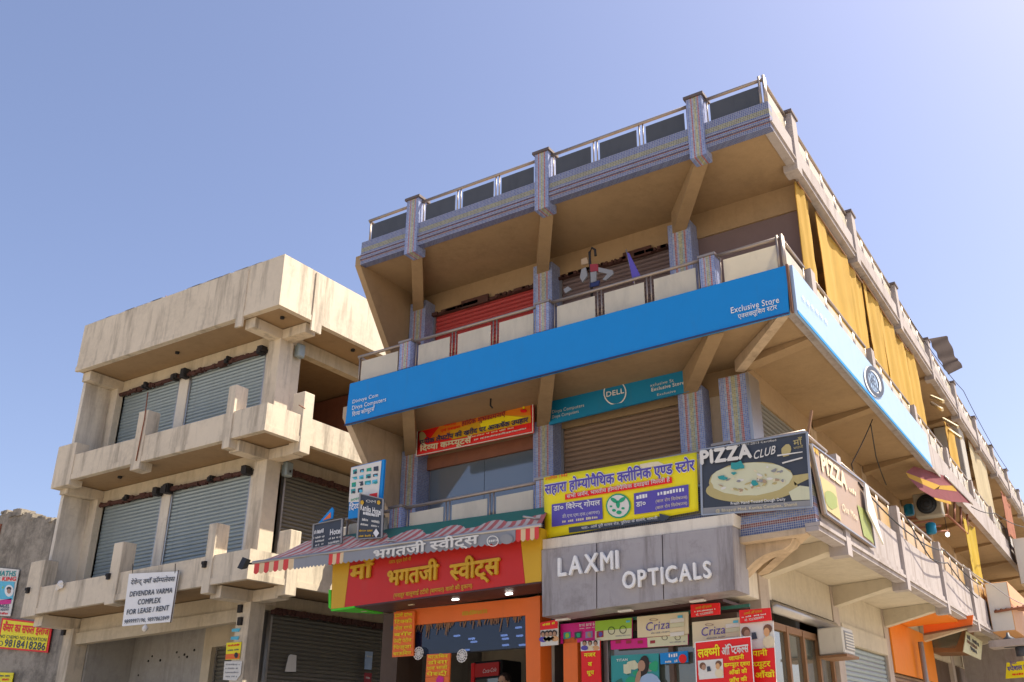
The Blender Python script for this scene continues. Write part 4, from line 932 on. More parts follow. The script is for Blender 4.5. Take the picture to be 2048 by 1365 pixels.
s = poster('lower pink and green poster strip above the portrait poster', 11.94, [(1221, 1282), (1376, 1268), (1376, 1290), (1222, 1300)], 'pink'); patch(s, Y(11.94), [(1295, 1276), (1376, 1269), (1376, 1290), (1296, 1295)], 'cheese', .008); bars(s, Y(11.94), (1340, 1287), (1372, 1285), 3, 'grey', 12)
for x in (1237, 1258, 1281, 1306): patch(s, Y(11.94), [(x-5, 1282), (x+5, 1281), (x+5, 1287), (x-5, 1288)], 'maroon', .012, 'photo_print')
for x in (1330, 1356): blob(s, Y(11.94), (x, 1276), 6, 5, 'black', .012, 'lens_print', 12, ring=.18)
s = poster('green portrait poster of a dark-haired woman in pale blue', 11.96, [(1222, 1312), (1317, 1307), (1319, 1420), (1224, 1420)], 'teal'); p_ = Y(11.96)
for k in range(14): blob(s, p_, (rr.uniform(1230, 1312), rr.uniform(1320, 1400)), rr.uniform(5, 14), rr.uniform(6, 16), ('green', 'cheese', 'canopy_green', 'grey')[k % 4], .006+.0003*k, 'leaf_print', 10, 0, .25)
lettering(s, 'TITAN', p_, (1234, 1324), (1256, 1322), 5, 'white', .01, .014)
blob(s, p_, (1288, 1333), 11, 22, 'hair', .012, 'hair_print', 14, .15); blob(s, p_, (1284, 1332), 7.5, 11, 'skin', .015, 'face_print', 14); blob(s, p_, (1300, 1375), 24, 28, 'blue_pale', .013, 'dress_print', 14); blob(s, p_, (1277, 1358), 5, 18, 'skin', .018, 'arm_print', 12, .2)
s = poster('small blue poster with a red disc in the optician window', 11.97, [(1320, 1307), (1375, 1302), (1376, 1325), (1321, 1329)], 'blue'); bars(s, Y(11.97), (1338, 1316), (1357, 1314), 8, 'white', 4); blob(s, Y(11.97), (1366, 1318), 8, 9, 'red', .01, 'disc_print', 14); bars(s, Y(11.97), (1328, 1327), (1356, 1325), 5, 'offwhite', 9)
s = poster('vertical red sign with yellow Hindi words beside the orange pillar', 11.86, [(1162, 1284), (1200, 1281), (1203, 1420), (1164, 1420)], 'red'); patch(s, Y(11.86), [(1162, 1284), (1200, 1281), (1200, 1301), (1162, 1303)], 'offwhite', .008)
for i in range(3): face(s, Y(11.86), 1170+i*11, 1287, 5, ('indigo', 'cream', 'peach')[i])
lettering(s, 'नजर', Y(11.86), (1169, 1315), (1192, 1313), 8, 'yellow', .03); lettering(s, 'व', Y(11.86), (1177, 1333), (1185, 1332), 8, 'yellow', .03); lettering(s, 'धूप', Y(11.86), (1175, 1350), (1189, 1349), 8, 'yellow', .03)
for label, px in (('small red phone-number sign under the right end of the grey box', [(1381, 1210), (1439, 1206), (1440, 1229), (1382, 1235)]), ('small red phone-number sign near the corner column', [(1478, 1221), (1540, 1216), (1543, 1241), (1480, 1247)])):
    s = poster(label, 11.75, px, 'red'); (x0, y0), (x1, y1) = px[0], px[1]
    lettering(s, 'लक्ष्मी ऑप्टिकल्स', Y(11.75), (x0+11, y0+10), (x1-15, y1+9), 5, 'gold', .01); bars(s, Y(11.75), (x0+6, y0+16), (x1-7, y1+14), 3, 'offwhite', 18); lettering(s, 'मो. 7253080893', Y(11.75), (x0+12, y0+23), (x1-12, y1+21), 4.5, 'offwhite', .01)
def exam(s, p_, x, y, k):
    blob(s, p_, (x-22*k, y+2*k), 9*k, 10*k, 'brown', .012, 'hair_print', 12); blob(s, p_, (x-19*k, y+6*k), 6*k, 8*k, 'skin', .015, 'face_print', 12); blob(s, p_, (x-24*k, y+24*k), 10*k, 13*k, 'offwhite', .013, 'coat_print', 12)
    blob(s, p_, (x+22*k, y-4*k), 9*k, 9*k, 'brown', .012, 'hair_print', 12); blob(s, p_, (x+20*k, y+3*k), 6*k, 9*k, 'peach', .015, 'face_print', 12); blob(s, p_, (x+24*k, y+22*k), 12*k, 13*k, 'cream', .013, 'coat_print', 12)
    patch(s, p_, [(x-10*k, y+4*k), (x-2*k, y+3*k), (x+2*k, y+16*k), (x-9*k, y+18*k)], 'slate', .018, 'machine_print')
s = poster('tall red and white eye-test board by the corner column', 11.8, [(1480, 1248), (1546, 1242), (1556, 1420), (1488, 1420)], 'offwhite'); exam(s, Y(11.8), 1514, 1262, 1.0)
patch(s, Y(11.8), [(1483, 1301), (1549, 1296), (1556, 1420), (1488, 1420)], 'red', .010)
for t, y, a, b in (('जापानी', 1315, 1489, 1536), ('कम्प्यूटर', 1337, 1489, 1542), ('से आँखों', 1358, 1494, 1551)): lettering(s, t, Y(11.8), (a, y), (b, y-4), 11, 'yellow', .03, .018)
s = poster('large red optician board with a white eye-test picture and yellow text', 11.6, [(1391, 1286), (1501, 1274), (1511, 1420), (1396, 1420)], 'red'); p_ = Y(11.6)
for q in (((1391, 1284.5), (1502, 1272.5), (1502, 1274.5), (1391, 1286.5)), ((1389.5, 1286), (1391.5, 1286), (1396.5, 1420), (1394.5, 1420)), ((1501, 1274), (1503, 1274), (1513, 1420), (1511, 1420))): patch(s, p_, q, 'white', .008, 'border')
lettering(s, 'लक्ष्मी', p_, (1397, 1316), (1441, 1311), 17, 'yellow', .03); lettering(s, 'ऑप्टिकल्स', p_, (1445, 1311), (1498, 1304), 16, 'offwhite', .03)
patch(s, p_, [(1396, 1322), (1446, 1318), (1448, 1356), (1399, 1360)], 'offwhite', .010, 'photo_print'); exam(s, p_, 1422, 1331, .72)
for t, y, a, b in (('जापानी', 1322, 1459, 1489), ('कम्प्यूटर द्वारा', 1335, 1449, 1501), ('आँखों की', 1350, 1459, 1495), ('जाँच की', 1366, 1460, 1495)): lettering(s, t, p_, (a, y), (b, y-4), 8, 'yellow', .03, .012)

# ================================================================== SIDE STREET: BLINDS, UNITS, CANOPIES
def blind(label, y0, y1, z0, z1, m='jute', x=-3.47, amp=.03, seed=0, name='jute_blind', cat='blind', slats=True, grp=None, skew=0.0):
    rnd = random.Random(seed); nx, ny = 12, 10; vs, fs = [], []; ph = rnd.uniform(0, 6)
    for j in range(ny+1):
        for i in range(nx+1):
            u, v = i/nx, j/ny; y = y0+(y1-y0)*u + rnd.uniform(-.012, .012)*(0 < i < nx) + skew*(1-v)
            w = amp*(math.sin(u*7+ph)+.5*math.sin(u*17+v*2+ph)) + rnd.uniform(-.006, .006)
            z = z0+(z1-z0)*v; 
            if j == 0: z += rnd.uniform(-.03, .03)
            vs.append((x+w, y, z))
    for j in range(ny):
        for i in range(nx): a = j*(nx+1)+i; fs.append((a, a+1, a+nx+2, a+nx+1))
    n = len(vs); vs += [(a-.012, b, c) for a, b, c in vs]; fs += [tuple(q+n for q in reversed(f)) for f in fs]
    o = mesh(name, vs, fs, m, None, True); tag(o, label, cat, grp)
    if slats:
        for z in (z0+.02, z1-.03): tube('batten', [(x+.03, y0+skew*(z < (z0+z1)/2), z), (x+.03, y1+skew*(z < (z0+z1)/2), z)], .016, 'wood', o, 6)
    return o
BL = [(13.02, 13.72, 'narrow yellow jute blind at the building corner, first of the row'), (13.95, 15.85, 'wide yellow jute blind second from the building corner'), (16.0, 16.95, 'yellow jute blind third from the building corner'), (17.0, 18.2, 'yellow jute blind fourth from the building corner'), (18.25, 19.5, 'yellow jute blind fifth from the building corner'), (19.7, 20.9, 'yellow jute blind sixth from the building corner'), (20.95, 22.2, 'yellow jute blind seventh from the building corner, last of the close row')]
for k, (a, b, t) in enumerate(BL): blind(t, a, b, 7.95, 10.2-.05*(k % 3), seed=k, grp='yellow jute blinds on the upper side balcony')
blind('ragged yellow jute blind hanging apart beyond the close row', 24.9, 26.3, 7.95, 9.55, seed=11, grp='yellow jute blinds on the upper side balcony')
blind('tall pale cream sheet hung on the far side balcony', 29.2, 32.6, 8.0, 10.2, 'cream_sheet', seed=12, name='cream_sheet', cat='sheet')
blind('bright yellow plastic sheet hung on the lower far side balcony', 24.9, 26.6, 5.3, 7.0, 'yellow_tarp', seed=14, name='yellow_sheet', cat='sheet', amp=.05)
s = blind('orange red patterned banner on the far side balcony', 33.0, 35.2, 7.9, 9.4, 'red_brick', x=-3.2, seed=15, name='red_banner', cat='banner')
# concrete pier standing on the far balcony
b = box('concrete_pier', -4.2, -3.5, 27.6, 28.5, 7.87, 10.25, 'grey_wall', None, .02); tag(b, 'bare grey concrete pier between the ragged blind and the cream sheet', 'pier')
# loose battens sticking out of the upper balcony
for i, (a, c, t) in enumerate((((1862, 793), (1887, 804), 'pale wooden batten sticking out of the upper balcony, topmost of four'), ((1862, 806), (1885, 820), 'pale wooden batten sticking out of the upper balcony, second of four'), ((1886, 838), (1916, 855), 'pale wooden batten sticking out of the upper balcony, third of four'), ((1897, 859), (1922, 877), 'pale wooden batten sticking out of the upper balcony, lowest of four'))):
    o = beam('wooden_batten', P(*a, X(-3.5)), P(*c, X(-3.05)), .05, .07, 'cream'); tag(o, t, 'batten', 'battens on the upper side balcony')
# corrugated sheet leaning on the roof rail
q = [P(1858, 678, X(-3.5)), P(1892, 672, X(-3.5)), P(1908, 706, X(-3.5)), P(1925, 738, X(-3.5)), P(1896, 750, X(-3.5)), P(1874, 712, X(-3.5))]
vs, fs = [], []; N = 24
L0, L1 = q[0], q[4]; R0, R1 = q[1], q[3]
for i in range(N+1):
    u = i/N; w = .02*math.sin(u*N*.9); a = L0*(1-u)+L1*u; b = R0*(1-u)+R1*u + Vector((0, 0, .1*math.sin(u*9)))
    vs += [a+Vector((w, 0, 0)), b+Vector((w, 0, 0))]
for i in range(N): fs.append((2*i, 2*i+2, 2*i+3, 2*i+1))
n = len(vs); vs += [v-Vector((.01, 0, 0)) for v in vs]; fs += [tuple(j+n for j in reversed(f)) for f in fs]
o = mesh('tin_sheet', vs, fs, 'tin_backlit', None, True); tag(o, 'crumpled dark tin sheet standing on the roof railing at the right', 'metal sheet')
# maroon and yellow tent awning below the side balcony
aw = thing('tent_awning', 'maroon and yellow cloth awning under the side balcony', 'awning', (-3.6, 22, 6.6))
def panel(px, m):
    c = [P(x, y, X(-3.62+.6*(x-1815)/128)) for x, y in px]; n = Vector((.2, .3, 1)).normalized()*.012; prism('cloth_panel', c, n, m, aw)
panel([(1812, 946), (1828, 934), (1889, 953), (1906, 972), (1880, 972)], 'awning_maroon'); panel([(1812, 946.5), (1880, 972.4), (1868, 980), (1818, 957)], 'awning_yellow'); panel([(1880.5, 972.4), (1906, 972.4), (1914, 984), (1877, 979)], 'awning_yellow')
panel([(1868.5, 980.3), (1877, 979.4), (1914, 984.4), (1906.4, 972), (1944, 1009), (1934, 1006), (1902, 1004)], 'awning_maroon'); panel([(1818, 957.4), (1868, 980.4), (1901.6, 1004), (1868, 996), (1840, 980)], 'awning_maroon'); panel([(1868, 996.4), (1901.6, 1004.4), (1903, 1010), (1872, 1001)], 'awning_yellow')
p2, p3 = P(1889, 952, X(-3.26)), P(1945, 1009, X(-3.0))
tube('edge_pole', [p2, p3], .02, 'steel', aw, 6)
# red steel cage and air conditioner
cg = thing('steel_cage', 'rust red steel bracket cage under the side balcony', 'bracket', (-3.7, 23, 6.2))
XP = X(-3.45)
a0, a1 = P(1790, 1042, X(-4.6)), P(1895, 1031, XP); c1, c2 = P(1935, 1068, XP), P(1934, 1014, XP)
for i, (a, b) in enumerate(((a0, a1), (a1, c1), (c1, c2), (P(1894, 1002, XP), a1), (P(1909, 998, XP), P(1909, 1042, XP)), (P(1921, 1008, XP), P(1922, 1055, XP)))): tube('bar', [a, b], .03, 'rust', cg, 6)
ac = thing('air_conditioner', 'outdoor air conditioner unit with shade in its dull colour and a round fan grille under the side balcony', 'air conditioner', (-4.2, 22, 6.3))
q0, q1 = P(1831, 1036, Y(22.2)), P(1882, 1010, Y(22.2)); box('casing', q0.x, q1.x, 22.2, 22.55, q0.z, q0.z+.55, 'ac_shaded', ac, .02)
cc = Vector((q0.x+.3, 22.19, q0.z+.275)); tube('fan_opening', [cc+Vector((0, .004, 0)), cc-Vector((0, .01, 0))], .23, 'slate', ac, 20)
for r in (.07, .15, .22): 
    parts = [tubevf([cc+Vector((r*math.cos(k*.314), -.02, r*math.sin(k*.314))) for k in range(21)], .008, 5)]; multi('grille_ring', parts, 'rubber_black', ac, True)
box('badge', q1.x-.2, q1.x-.08, 22.19, 22.198, q0.z+.38, q0.z+.5, 'red', ac)
for (px, py), t in (((1862, 1057), 'bright blue plastic drum hung under the side balcony near the bulb'), ((1818, 1020), 'blue plastic can left of the outdoor air conditioner')):
    p = P(px, py, Y(22.6)); v, f = tubevf([p-Vector((0, 0, .13)), p-Vector((0, 0, .1)), p+Vector((0, 0, .1)), p+Vector((0, 0, .13))], [.1, .12, .12, .08], 12); o = mesh('plastic_drum', v, f, 'blue_dell', None, True); tag(o, t, 'drum', 'blue drums under the side balcony')
for k in range(4):
    a_, b_ = P(1790+k*14, 1040+k*9, Y(22.8)), P(1850+k*16, 1032+k*10, Y(23.4)); tube('rail', [a_, b_], .025, 'rust', cg, 6)
lp = thing('bulb_lamp', 'bright white bulb under the side balcony', 'lamp', P(1895, 1069, X(-3.8)))
c = P(1895, 1069, X(-3.8)); tube('bulb', [c+Vector((0, 0, .05)), c+Vector((0, 0, .02)), c-Vector((0, 0, .03)), c-Vector((0, 0, .06))], [.02, .05, .05, .02], 'lamp_white', lp); tube('cord', [c+Vector((0, 0, .05)), Vector((c.x, c.y, 7.2))], .008, 'rubber_black', lp, 5)
# window air conditioner by the corner shop
ac = thing('window_unit', 'cream window air conditioner sticking out beside the granite column', 'air conditioner', (-4.5, 16, 2.9))
q0 = P(1646, 1311, X(-4.6)); box('casing', -4.66, -4.24, q0.y, q0.y+.62, q0.z, q0.z+.42, 'ac_white', ac, .02); box('grille', -4.238, -4.23, q0.y+.06, q0.y+.56, q0.z+.06, q0.z+.36, 'grey', ac)
for k in range(6): box('louvre', -4.229, -4.215, q0.y+.07, q0.y+.55, q0.z+.08+k*.045, q0.z+.10+k*.045, 'ac_white', ac)
box('shelf', -4.66, -4.2, q0.y-.05, q0.y+.67, q0.z-.05, q0.z-.01, 'wood', ac)
# orange juice-stall bay
st = thing('orange_stall', 'orange painted shop bay with bright ceiling under the side balcony', 'shop front', (-4, 21.5, 0))
y0, y1 = YS[2]+.1, 22.0
box('ceiling', SW-.0, SB-.15, y0+.2, y1, 4.06, 4.10, 'orange2', st); box('back_panel', SW+.025, SW+.06, y0+.3, y1+2.5, 3.0, 4.05, 'orange2', st); prism('end_panel', [P(x, y, Y(y1-.06)) for x, y in [(1846, 1249), (1946, 1230), (1944, 1250), (1848, 1267)]], (0, .05, 0), 'orange', st)
prism('trim', [P(x, y, Y(y1-.08)) for x, y in [(1847, 1267), (1945, 1250), (1945, 1253), (1847, 1271)]], (0, .07, 0), 'brown', st)
lf = tube('ceiling_fitting', [(-3.8, y0+2.2, 4.05), (-3.8, y0+2.2, 3.96)], .03, 'black_iron', st, 8)
pq = P(1843, 1300, Y(22.3)); tube('pipe', [(pq.x, 22.3, 3.75), (pq.x, 22.3, 0)], .06, 'pipe_grey', st)
# glazed display box with a lit poster end
dx = thing('display_box', 'hanging brown display box with a green price list on its end', 'display box', (-3.9, 24, 3))
a, b, c, d = P(1851, 1270, Y(24.6)), P(1931, 1255, Y(24.6)), P(1926, 1304, Y(24.6)), P(1852, 1306, Y(24.6))
prism('case', [a, b, c, d], (0, 1.2, 0), 'wood', dx); prism('glass', [p-Vector((0, .01, 0)) for p in (a*.94+c*.06, b*.94+d*.06, c*.8+a*.2, d*.8+b*.2)], (0, .006, 0), 'shop_glass', dx)
n_ = Vector((b.x+.02, 24.6, 0)); lst = board('price_list', 'green and yellow printed price list on the end of the display box', 'sign', X(b.x+.03), [(1933, 1263), (1965, 1284), (1962, 1320), (1927, 1304)], 'cheese', .02)
for k in range(3): bars(lst, X(b.x+.03), (1934, 1278+k*9), (1958, 1295+k*9), 6, ('slate', 'brown', 'slate')[k], 7)
# big cream box signs beyond
for i, (y0, y1, z0, z1, x0, x1, m, t) in enumerate(((25.6, 29.0, 4.15, 5.35, -3.3, -2.75, 'peach', 'large cream and orange box sign on the lower side balcony'), (33.6, 36.5, 6.4, 7.9, -3.2, -2.6, 'tan', 'brown box sign on the upper balcony at the right edge'))):
    o = box('box_sign', x0, x1, y0, y1, z0, z1, m, None, .01); tag(o, t, 'sign', 'plain box signs on the side'); box('end_panel', x0+.02, x1-.02, y0-.01, y0-.003, z0+.02, z1-.02, 'offwhite', o)
# rusty canopy and yellow banner at the right edge
cn = thing('rusty_canopy', 'rusty corrugated canopy jutting out at the right edge', 'canopy', (-2.6, 27, 4.4))
vs, fs = [], []
A, B = P(1988, 1222, Y(25.5)), P(2090, 1205, Y(25.5))
for i in range(31):
    u = i/30; w = .03*math.sin(i*1.9); p = A*(1-u)+B*u; vs += [p+Vector((0, 0, w)), p+Vector((.35, 2.6, .25+w))]
for i in range(30): fs.append((2*i, 2*i+2, 2*i+3, 2*i+1))
n = len(vs); vs += [v-Vector((0, 0, .01)) for v in vs]; fs += [tuple(j+n for j in reversed(f)) for f in fs]
mesh('sheet', vs, fs, 'rust', cn, True); tube('edge_bar', [A-Vector((0, 0, .03)), B-Vector((0, 0, .03))], .03, 'rust', cn)
for u in (.1, .6): p = A*(1-u)+B*u; tube('post', [(p.x+.2, 28, p.z+.1), (p.x+.2, 28, 0)], .03, 'rust', cn)
pl = Y(27.0)
s = board('yellow_banner', 'yellow shop banner with purple Hindi lettering at the bottom right corner', 'banner', pl, [(2013, 1326), (2090, 1318), (2090, 1352), (2011, 1358)], 'yellow', .03)
lettering(s, 'स्पेशल क', pl, (2016, 1343), (2058, 1338), 9, 'indigo', .03); lettering(s, 'हेयर', pl, (2020, 1330), (2034, 1328), 5, 'indigo', .02); bars(s, pl, (2025, 1352), (2070, 1348), 4, 'red', 14)
o = box('street_pillar', -2.9, -2.4, 27.4, 27.9, 0, 4.0, 'white_plaster'); tag(o, 'white plastered pillar behind the yellow banner at the right', 'pillar')
o = thing('corner_shop_wall', 'grey shop wall below the rusty canopy', 'wall', (-2.5, 28.2, 0)); box('wall_face', -4.6, -.3, 28.6, 28.8, 0, 4.3, 'pale_band', o); box('shutter_panel', -2.2, -.4, 28.5, 28.59, 0, 3.0, 'slat_grey', o)
for px, py, t in ((2018, 1283, 'dark blue water can on the ledge below the rusty canopy'), (2043, 1300, 'dark blue water can at the right edge below the rusty canopy')):
    p = P(px, py, Y(24.8)); v, f = tubevf([p-Vector((0, 0, .14)), p+Vector((0, 0, .06)), p+Vector((0, 0, .12)), p+Vector((0, 0, .2))], [.14, .14, .05, .03], 12)
    o = mesh('water_can', v, f, 'slate', None, True); tag(o, t, 'can', 'water cans'); 
o = box('ledge', -3.3, -2.2, 24.5, 25.2, 3.7, 3.86, 'pale_band'); tag(o, 'pale concrete ledge carrying the blue water cans', 'ledge')
# cables along the side street
def cable(label, pts, r=.012, m='rubber_black'):
    pts = [Vector(p) for p in pts]; out = []
    for i in range(len(pts)-1):
        a, b = pts[i], pts[i+1]; sag = (b-a).length*.02
        for k in range(8): u = k/8; out.append(a*(1-u)+b*u - Vector((0, 0, sag*4*u*(1-u))))
    out.append(pts[-1]); o = tube('cable', out, r, m, None, 5); tag(o, label, 'cable', 'cables along the side street')
cable('thin cable crossing the far side balconies from the tent awning', [P(1943, 1014, X(-3.0)), P(1990, 1027, X(-2.8)), P(2080, 1050, X(-2.5))])
cable('grey cable dropping past the cream box sign to the rusty canopy', [P(1925, 1130, X(-3.1)), P(1985, 1170, X(-2.8)), P(2080, 1215, X(-2.5))], .012, 'steel')
cable('black cable looping along the lower side railing', [(-3.25, 13.6, 5.2), (-3.22, 17, 5.0), (-3.22, 20, 5.25), (-3.2, 24, 5.1)])
cable('second black cable hanging lower along the side band', [(-3.22, 16.5, 5.3), (-3.2, 18.2, 4.8), (-3.2, 20.0, 5.0), (-3.2, 23.3, 4.7)])
cable('black cable hung from the soffit to the hazy brown pizza board', [(-3.6, 16.8, 7.2), (-3.9, 16.0, 6.2), (-3.5, 14.6, 5.4)], .01)
cable('thick black cable under the side balcony', [(-3.6, 16.6, 7.05), (-4.0, 18.5, 7.0), (-4.4, 21, 7.05)], .012)
cable('thin wire over the roof railing at the right', [(-3.3, 21, 10.9), (-3.1, 27, 11.0), (-3.1, 36, 10.8)], .01)

# ================================================================== THINGS ON THE FRONT BALCONIES
ln = thing('cloth_pole', 'black hook pole with red, white and blue cloth on the upper front balcony', 'pole', P(1186, 600, Y(12.1)))
pl = Y(12.1); q = [P(x, y, pl) for x, y in ((1184, 600), (1181, 540), (1179, 505), (1184, 496), (1190, 500), (1191, 512))]; tube('hook', q, .022, 'black_iron', ln)
def rag(px, m, t=.03): return prism('cloth', [P(x, y, pl, .02) for x, y in px], (0, t, 0), m, ln)
rag([(1180, 530), (1196, 529), (1198, 543), (1182, 545)], 'maroon'); rag([(1182, 546), (1194, 544), (1193, 566), (1181, 568)], 'grey'); rag([(1198, 536), (1226, 542), (1228, 549), (1212, 562), (1206, 560), (1216, 549), (1198, 545)], 'grey'); rag([(1163, 520), (1175, 516), (1178, 528), (1164, 531)], 'tan'); rag([(1164, 540), (1172, 536), (1176, 552), (1166, 566), (1161, 556)], 'grey'); rag([(1181, 567), (1200, 562), (1198, 572), (1180, 576)], 'navy'); rag([(1128, 580), (1137, 574), (1145, 580), (1132, 588)], 'grey')
s = prism('purple_flag', [P(x, y, Y(11.6)) for x, y in [(1254, 505), (1258, 507), (1280, 551), (1268, 560), (1266, 566)]], (0, .015, 0), 'indigo'); tag(s, 'furled violet flag leaning on the upper front railing', 'flag')
tube('flag_pole', [P(1252, 500, Y(11.62)), P(1270, 572, Y(11.62))], .01, 'steel', s, 6)
d = thing('ceiling_hook', 'small iron hook and bolt on the blue-signed balcony soffit', 'hook', (-8.9, 12.1, 7.2))
tube('hook', [(-8.9, 12.2, 7.28), (-8.9, 12.2, 7.15), (-8.86, 12.2, 7.1)], .015, 'black_iron', d, 6)

# ================================================================== THINGS ON THE LEFT BUILDING
pl = Y(LF-.10)
s = board('lease_board', 'white hanging lease board with black DEVENDRA VARMA COMPLEX lettering', 'sign', pl, [(258, 1148), (357, 1143), (341, 1244), (244, 1253)], 'white', .03)
lettering(s, 'देवेन्द्र वर्मा कॉम्पलेक्स', pl, (262, 1170), (350, 1163), 9, 'slate', .01)
lettering(s, 'DEVENDRA VARMA', pl, (260, 1194), (345, 1186), 9.5, 'slate', .02); lettering(s, 'COMPLEX', pl, (276, 1210), (321, 1206), 10, 'slate', .02); lettering(s, 'FOR LEASE / RENT', pl, (254, 1230), (338, 1221), 9.5, 'slate', .02); lettering(s, '9899997196, 9897862849', pl, (249, 1248), (338, 1240), 7.5, 'slate', .01)
tube('edge_rod', [P(357, 1141, pl), P(341, 1246, pl)], .012, 'tin', s, 6)
for x in (265, 350): tube('hanger', [P(x, 1147, pl), P(x+1, 1128, pl)], .008, 'black_iron', s, 5)
lb = thing('hanging_bulb', 'small bulb holder hanging under the white lease board', 'lamp', P(290, 1262, pl)); c = P(290, 1258, pl); tube('bulb', [c+Vector((0, 0, .08)), c+Vector((0, 0, .03)), c-Vector((0, 0, .02)), c-Vector((0, 0, .06))], [.015, .06, .055, .02], 'cloth_white', lb); tube('cord', [c+Vector((0, 0, .06)), c+Vector((0, .08, .2))], .006, 'rubber_black', lb, 5)
fl = thing('flood_light', 'black floodlight mounted on the corner of the lower concrete balcony', 'lamp', P(493, 1130, Y(LF-.2)))
c = P(493, 1128, Y(LF-.2)); mesh('housing', [c+Vector(v) for v in ((-.13, -.1, -.08), (.05, -.14, -.14), (.11, -.1, .07), (-.06, -.06, .13), (-.1, .02, -.06), (.06, -.02, -.1), (.11, .0, .06), (-.04, .04, .11))], [(0, 1, 2, 3), (4, 5, 6, 7), (0, 1, 5, 4), (1, 2, 6, 5), (2, 3, 7, 6), (3, 0, 4, 7)], 'rubber_black', fl); tube('arm', [c, c+Vector((.16, .2, .02))], .02, 'black_iron', fl, 6)
rg = thing('torn_bag', 'crumpled white plastic bag caught on the lower balcony edge at the left', 'bag', P(122, 1175, Y(LF-.02)))
c = P(122, 1172, Y(LF-.03)); rnd = random.Random(9); vs = [c+Vector((.18*math.cos(t)*rnd.uniform(.5, 1), rnd.uniform(-.06, .02), .16*math.sin(t)*rnd.uniform(.4, 1))) for t in [k*.524 for k in range(12)]] + [c+Vector((0, -.1, .02))]
mesh('film', vs, [(k, (k+1) % 12, 12) for k in range(12)], 'cloth_white', rg)
pl = Y(14.0)
s = board('paper_poster', 'yellow and orange paper poster on the concrete corner column', 'poster', pl, [(453, 1286), (483, 1284), (479, 1319), (451, 1320)], 'yellow', .006, 'paper posters on the left building'); patch(s, pl, [(452, 1309), (480, 1307), (479, 1318), (451, 1319)], 'orange', .006); bars(s, pl, (456, 1294), (479, 1292), 4, 'red', 8, .01); bars(s, pl, (456, 1303), (478, 1301), 3, 'navy', 10, .01); blob(s, pl, (473, 1311), 4, 6, 'black', .01, 'figure_print', 8)
s = board('paper_poster', 'torn white paper notice below the yellow poster on the corner column', 'poster', pl, [(449, 1323), (484, 1323), (481, 1350), (472, 1362), (446, 1360)], 'offwhite', .006, 'paper posters on the left building')
for k in range(4): bars(s, pl, (452-k, 1331+k*8), (480-k, 1331+k*8), 3, 'grey', 12, .008)
for x, y, t in ((472, 1261, 'blue torn sticker high on the concrete corner column'), (470, 1277, 'pale blue torn sticker above the yellow poster')):
    s = board('sticker', t, 'sticker', pl, [(x-8, y-3), (x+8, y-4), (x+6, y+3), (x-9, y+3)], 'sky', .004, 'torn stickers')
pl = X(-16.24)
s = board('paper_poster', 'pale grey paper bag stuck on the dark ground-floor shutter', 'poster', pl, [(577, 1313), (581, 1309), (593, 1311), (592, 1344), (570, 1344)], 'offwhite', .006, 'paper posters on the left building')
pl = X(-16.17)
for q, m, t in (([(731, 1303), (746, 1304), (743, 1340), (729, 1339)], 'blue_pale', 'pale blue poster on the second ground-floor pillar'), ([(729, 1346), (744, 1347), (742, 1368), (728, 1367)], 'maroon', 'dark red poster low on the second ground-floor pillar')):
    s = board('paper_poster', t, 'poster', pl, q, m, .006, 'paper posters on the left building'); bars(s, pl, (q[0][0]+2, q[0][1]+12), (q[1][0]-2, q[1][1]+12), 4, 'offwhite', 5, .008)
o = box('plank', -15.7, -14.6, 15.5, 15.8, 6.32, 6.38, 'wood'); tag(o, 'brown wooden plank laid over the lower side balcony of the concrete building', 'plank')
o = box('white_box', -15.6, -14.8, 15.52, 15.78, 6.383, 6.62, 'ac_white', None, .02); tag(o, 'long white plastic box lying on the brown plank', 'box')
# posters on the old wall
pl = Y(15.54)
s = board('cancer_poster', 'yellow poster with red border, Hindi heading and a phone number', 'poster', pl, [(4, 1236), (105, 1248), (95, 1306), (-6, 1297)], 'red', .02)
patch(s, pl, [(7, 1240), (101, 1251), (92, 1302), (-3, 1294)], 'yellow'); lettering(s, 'कैंसर का सफल इलाज', pl, (5, 1262), (97, 1271), 14, 'red', .04); lettering(s, 'NO CHEMO NO RADIATION', pl, (0, 1276), (93, 1284), 6, 'slate', .01); lettering(s, '9818418286', pl, (9, 1293), (90, 1301), 13, 'slate', .03); blob(s, pl, (2, 1287), 5, 5, 'slate', .012, 'phone_print', 12, ring=.3)
s = board('maths_poster', 'white and turquoise tuition poster above the yellow one', 'poster', pl, [(-20, 1134), (38, 1140), (20, 1233), (-30, 1230)], 'offwhite', .02)
patch(s, pl, [(-20, 1162), (30, 1164), (26, 1200), (-24, 1198)], 'sky'); patch(s, pl, [(-22, 1205), (24, 1197), (22, 1208), (-22, 1212)], 'pink'); lettering(s, 'MATHS', pl, (-6, 1152), (31, 1153), 9, 'teal', .03); lettering(s, 'R KING', pl, (-6, 1162), (32, 1162), 7, 'red', .03); lettering(s, 'ANGEL', pl, (-6, 1216), (19, 1216), 6, 'navy', .02); lettering(s, 'ACADEMY', pl, (-6, 1222), (18, 1222), 4, 'navy', .02); blob(s, pl, (19, 1182), 9, 12, 'white', .012, 'roundel', 14); blob(s, pl, (19, 1178), 5, 4, 'hair', .016, 'hair_print', 10); blob(s, pl, (19, 1183), 4, 5, 'skin', .018, 'face_print', 10); bars(s, pl, (-6, 1178), (8, 1178), 4, 'lime', 4); bars(s, pl, (-10, 1229), (16, 1230), 4, 'red', 9)
s = board('yellow_poster', 'small yellow paper poster at the bottom left corner', 'poster', pl, [(-8, 1345), (27, 1346), (22, 1372), (-10, 1372)], 'yellow', .02); bars(s, pl, (-4, 1354), (20, 1354), 3, 'navy', 10); bars(s, pl, (-4, 1362), (18, 1362), 4, 'red', 8)

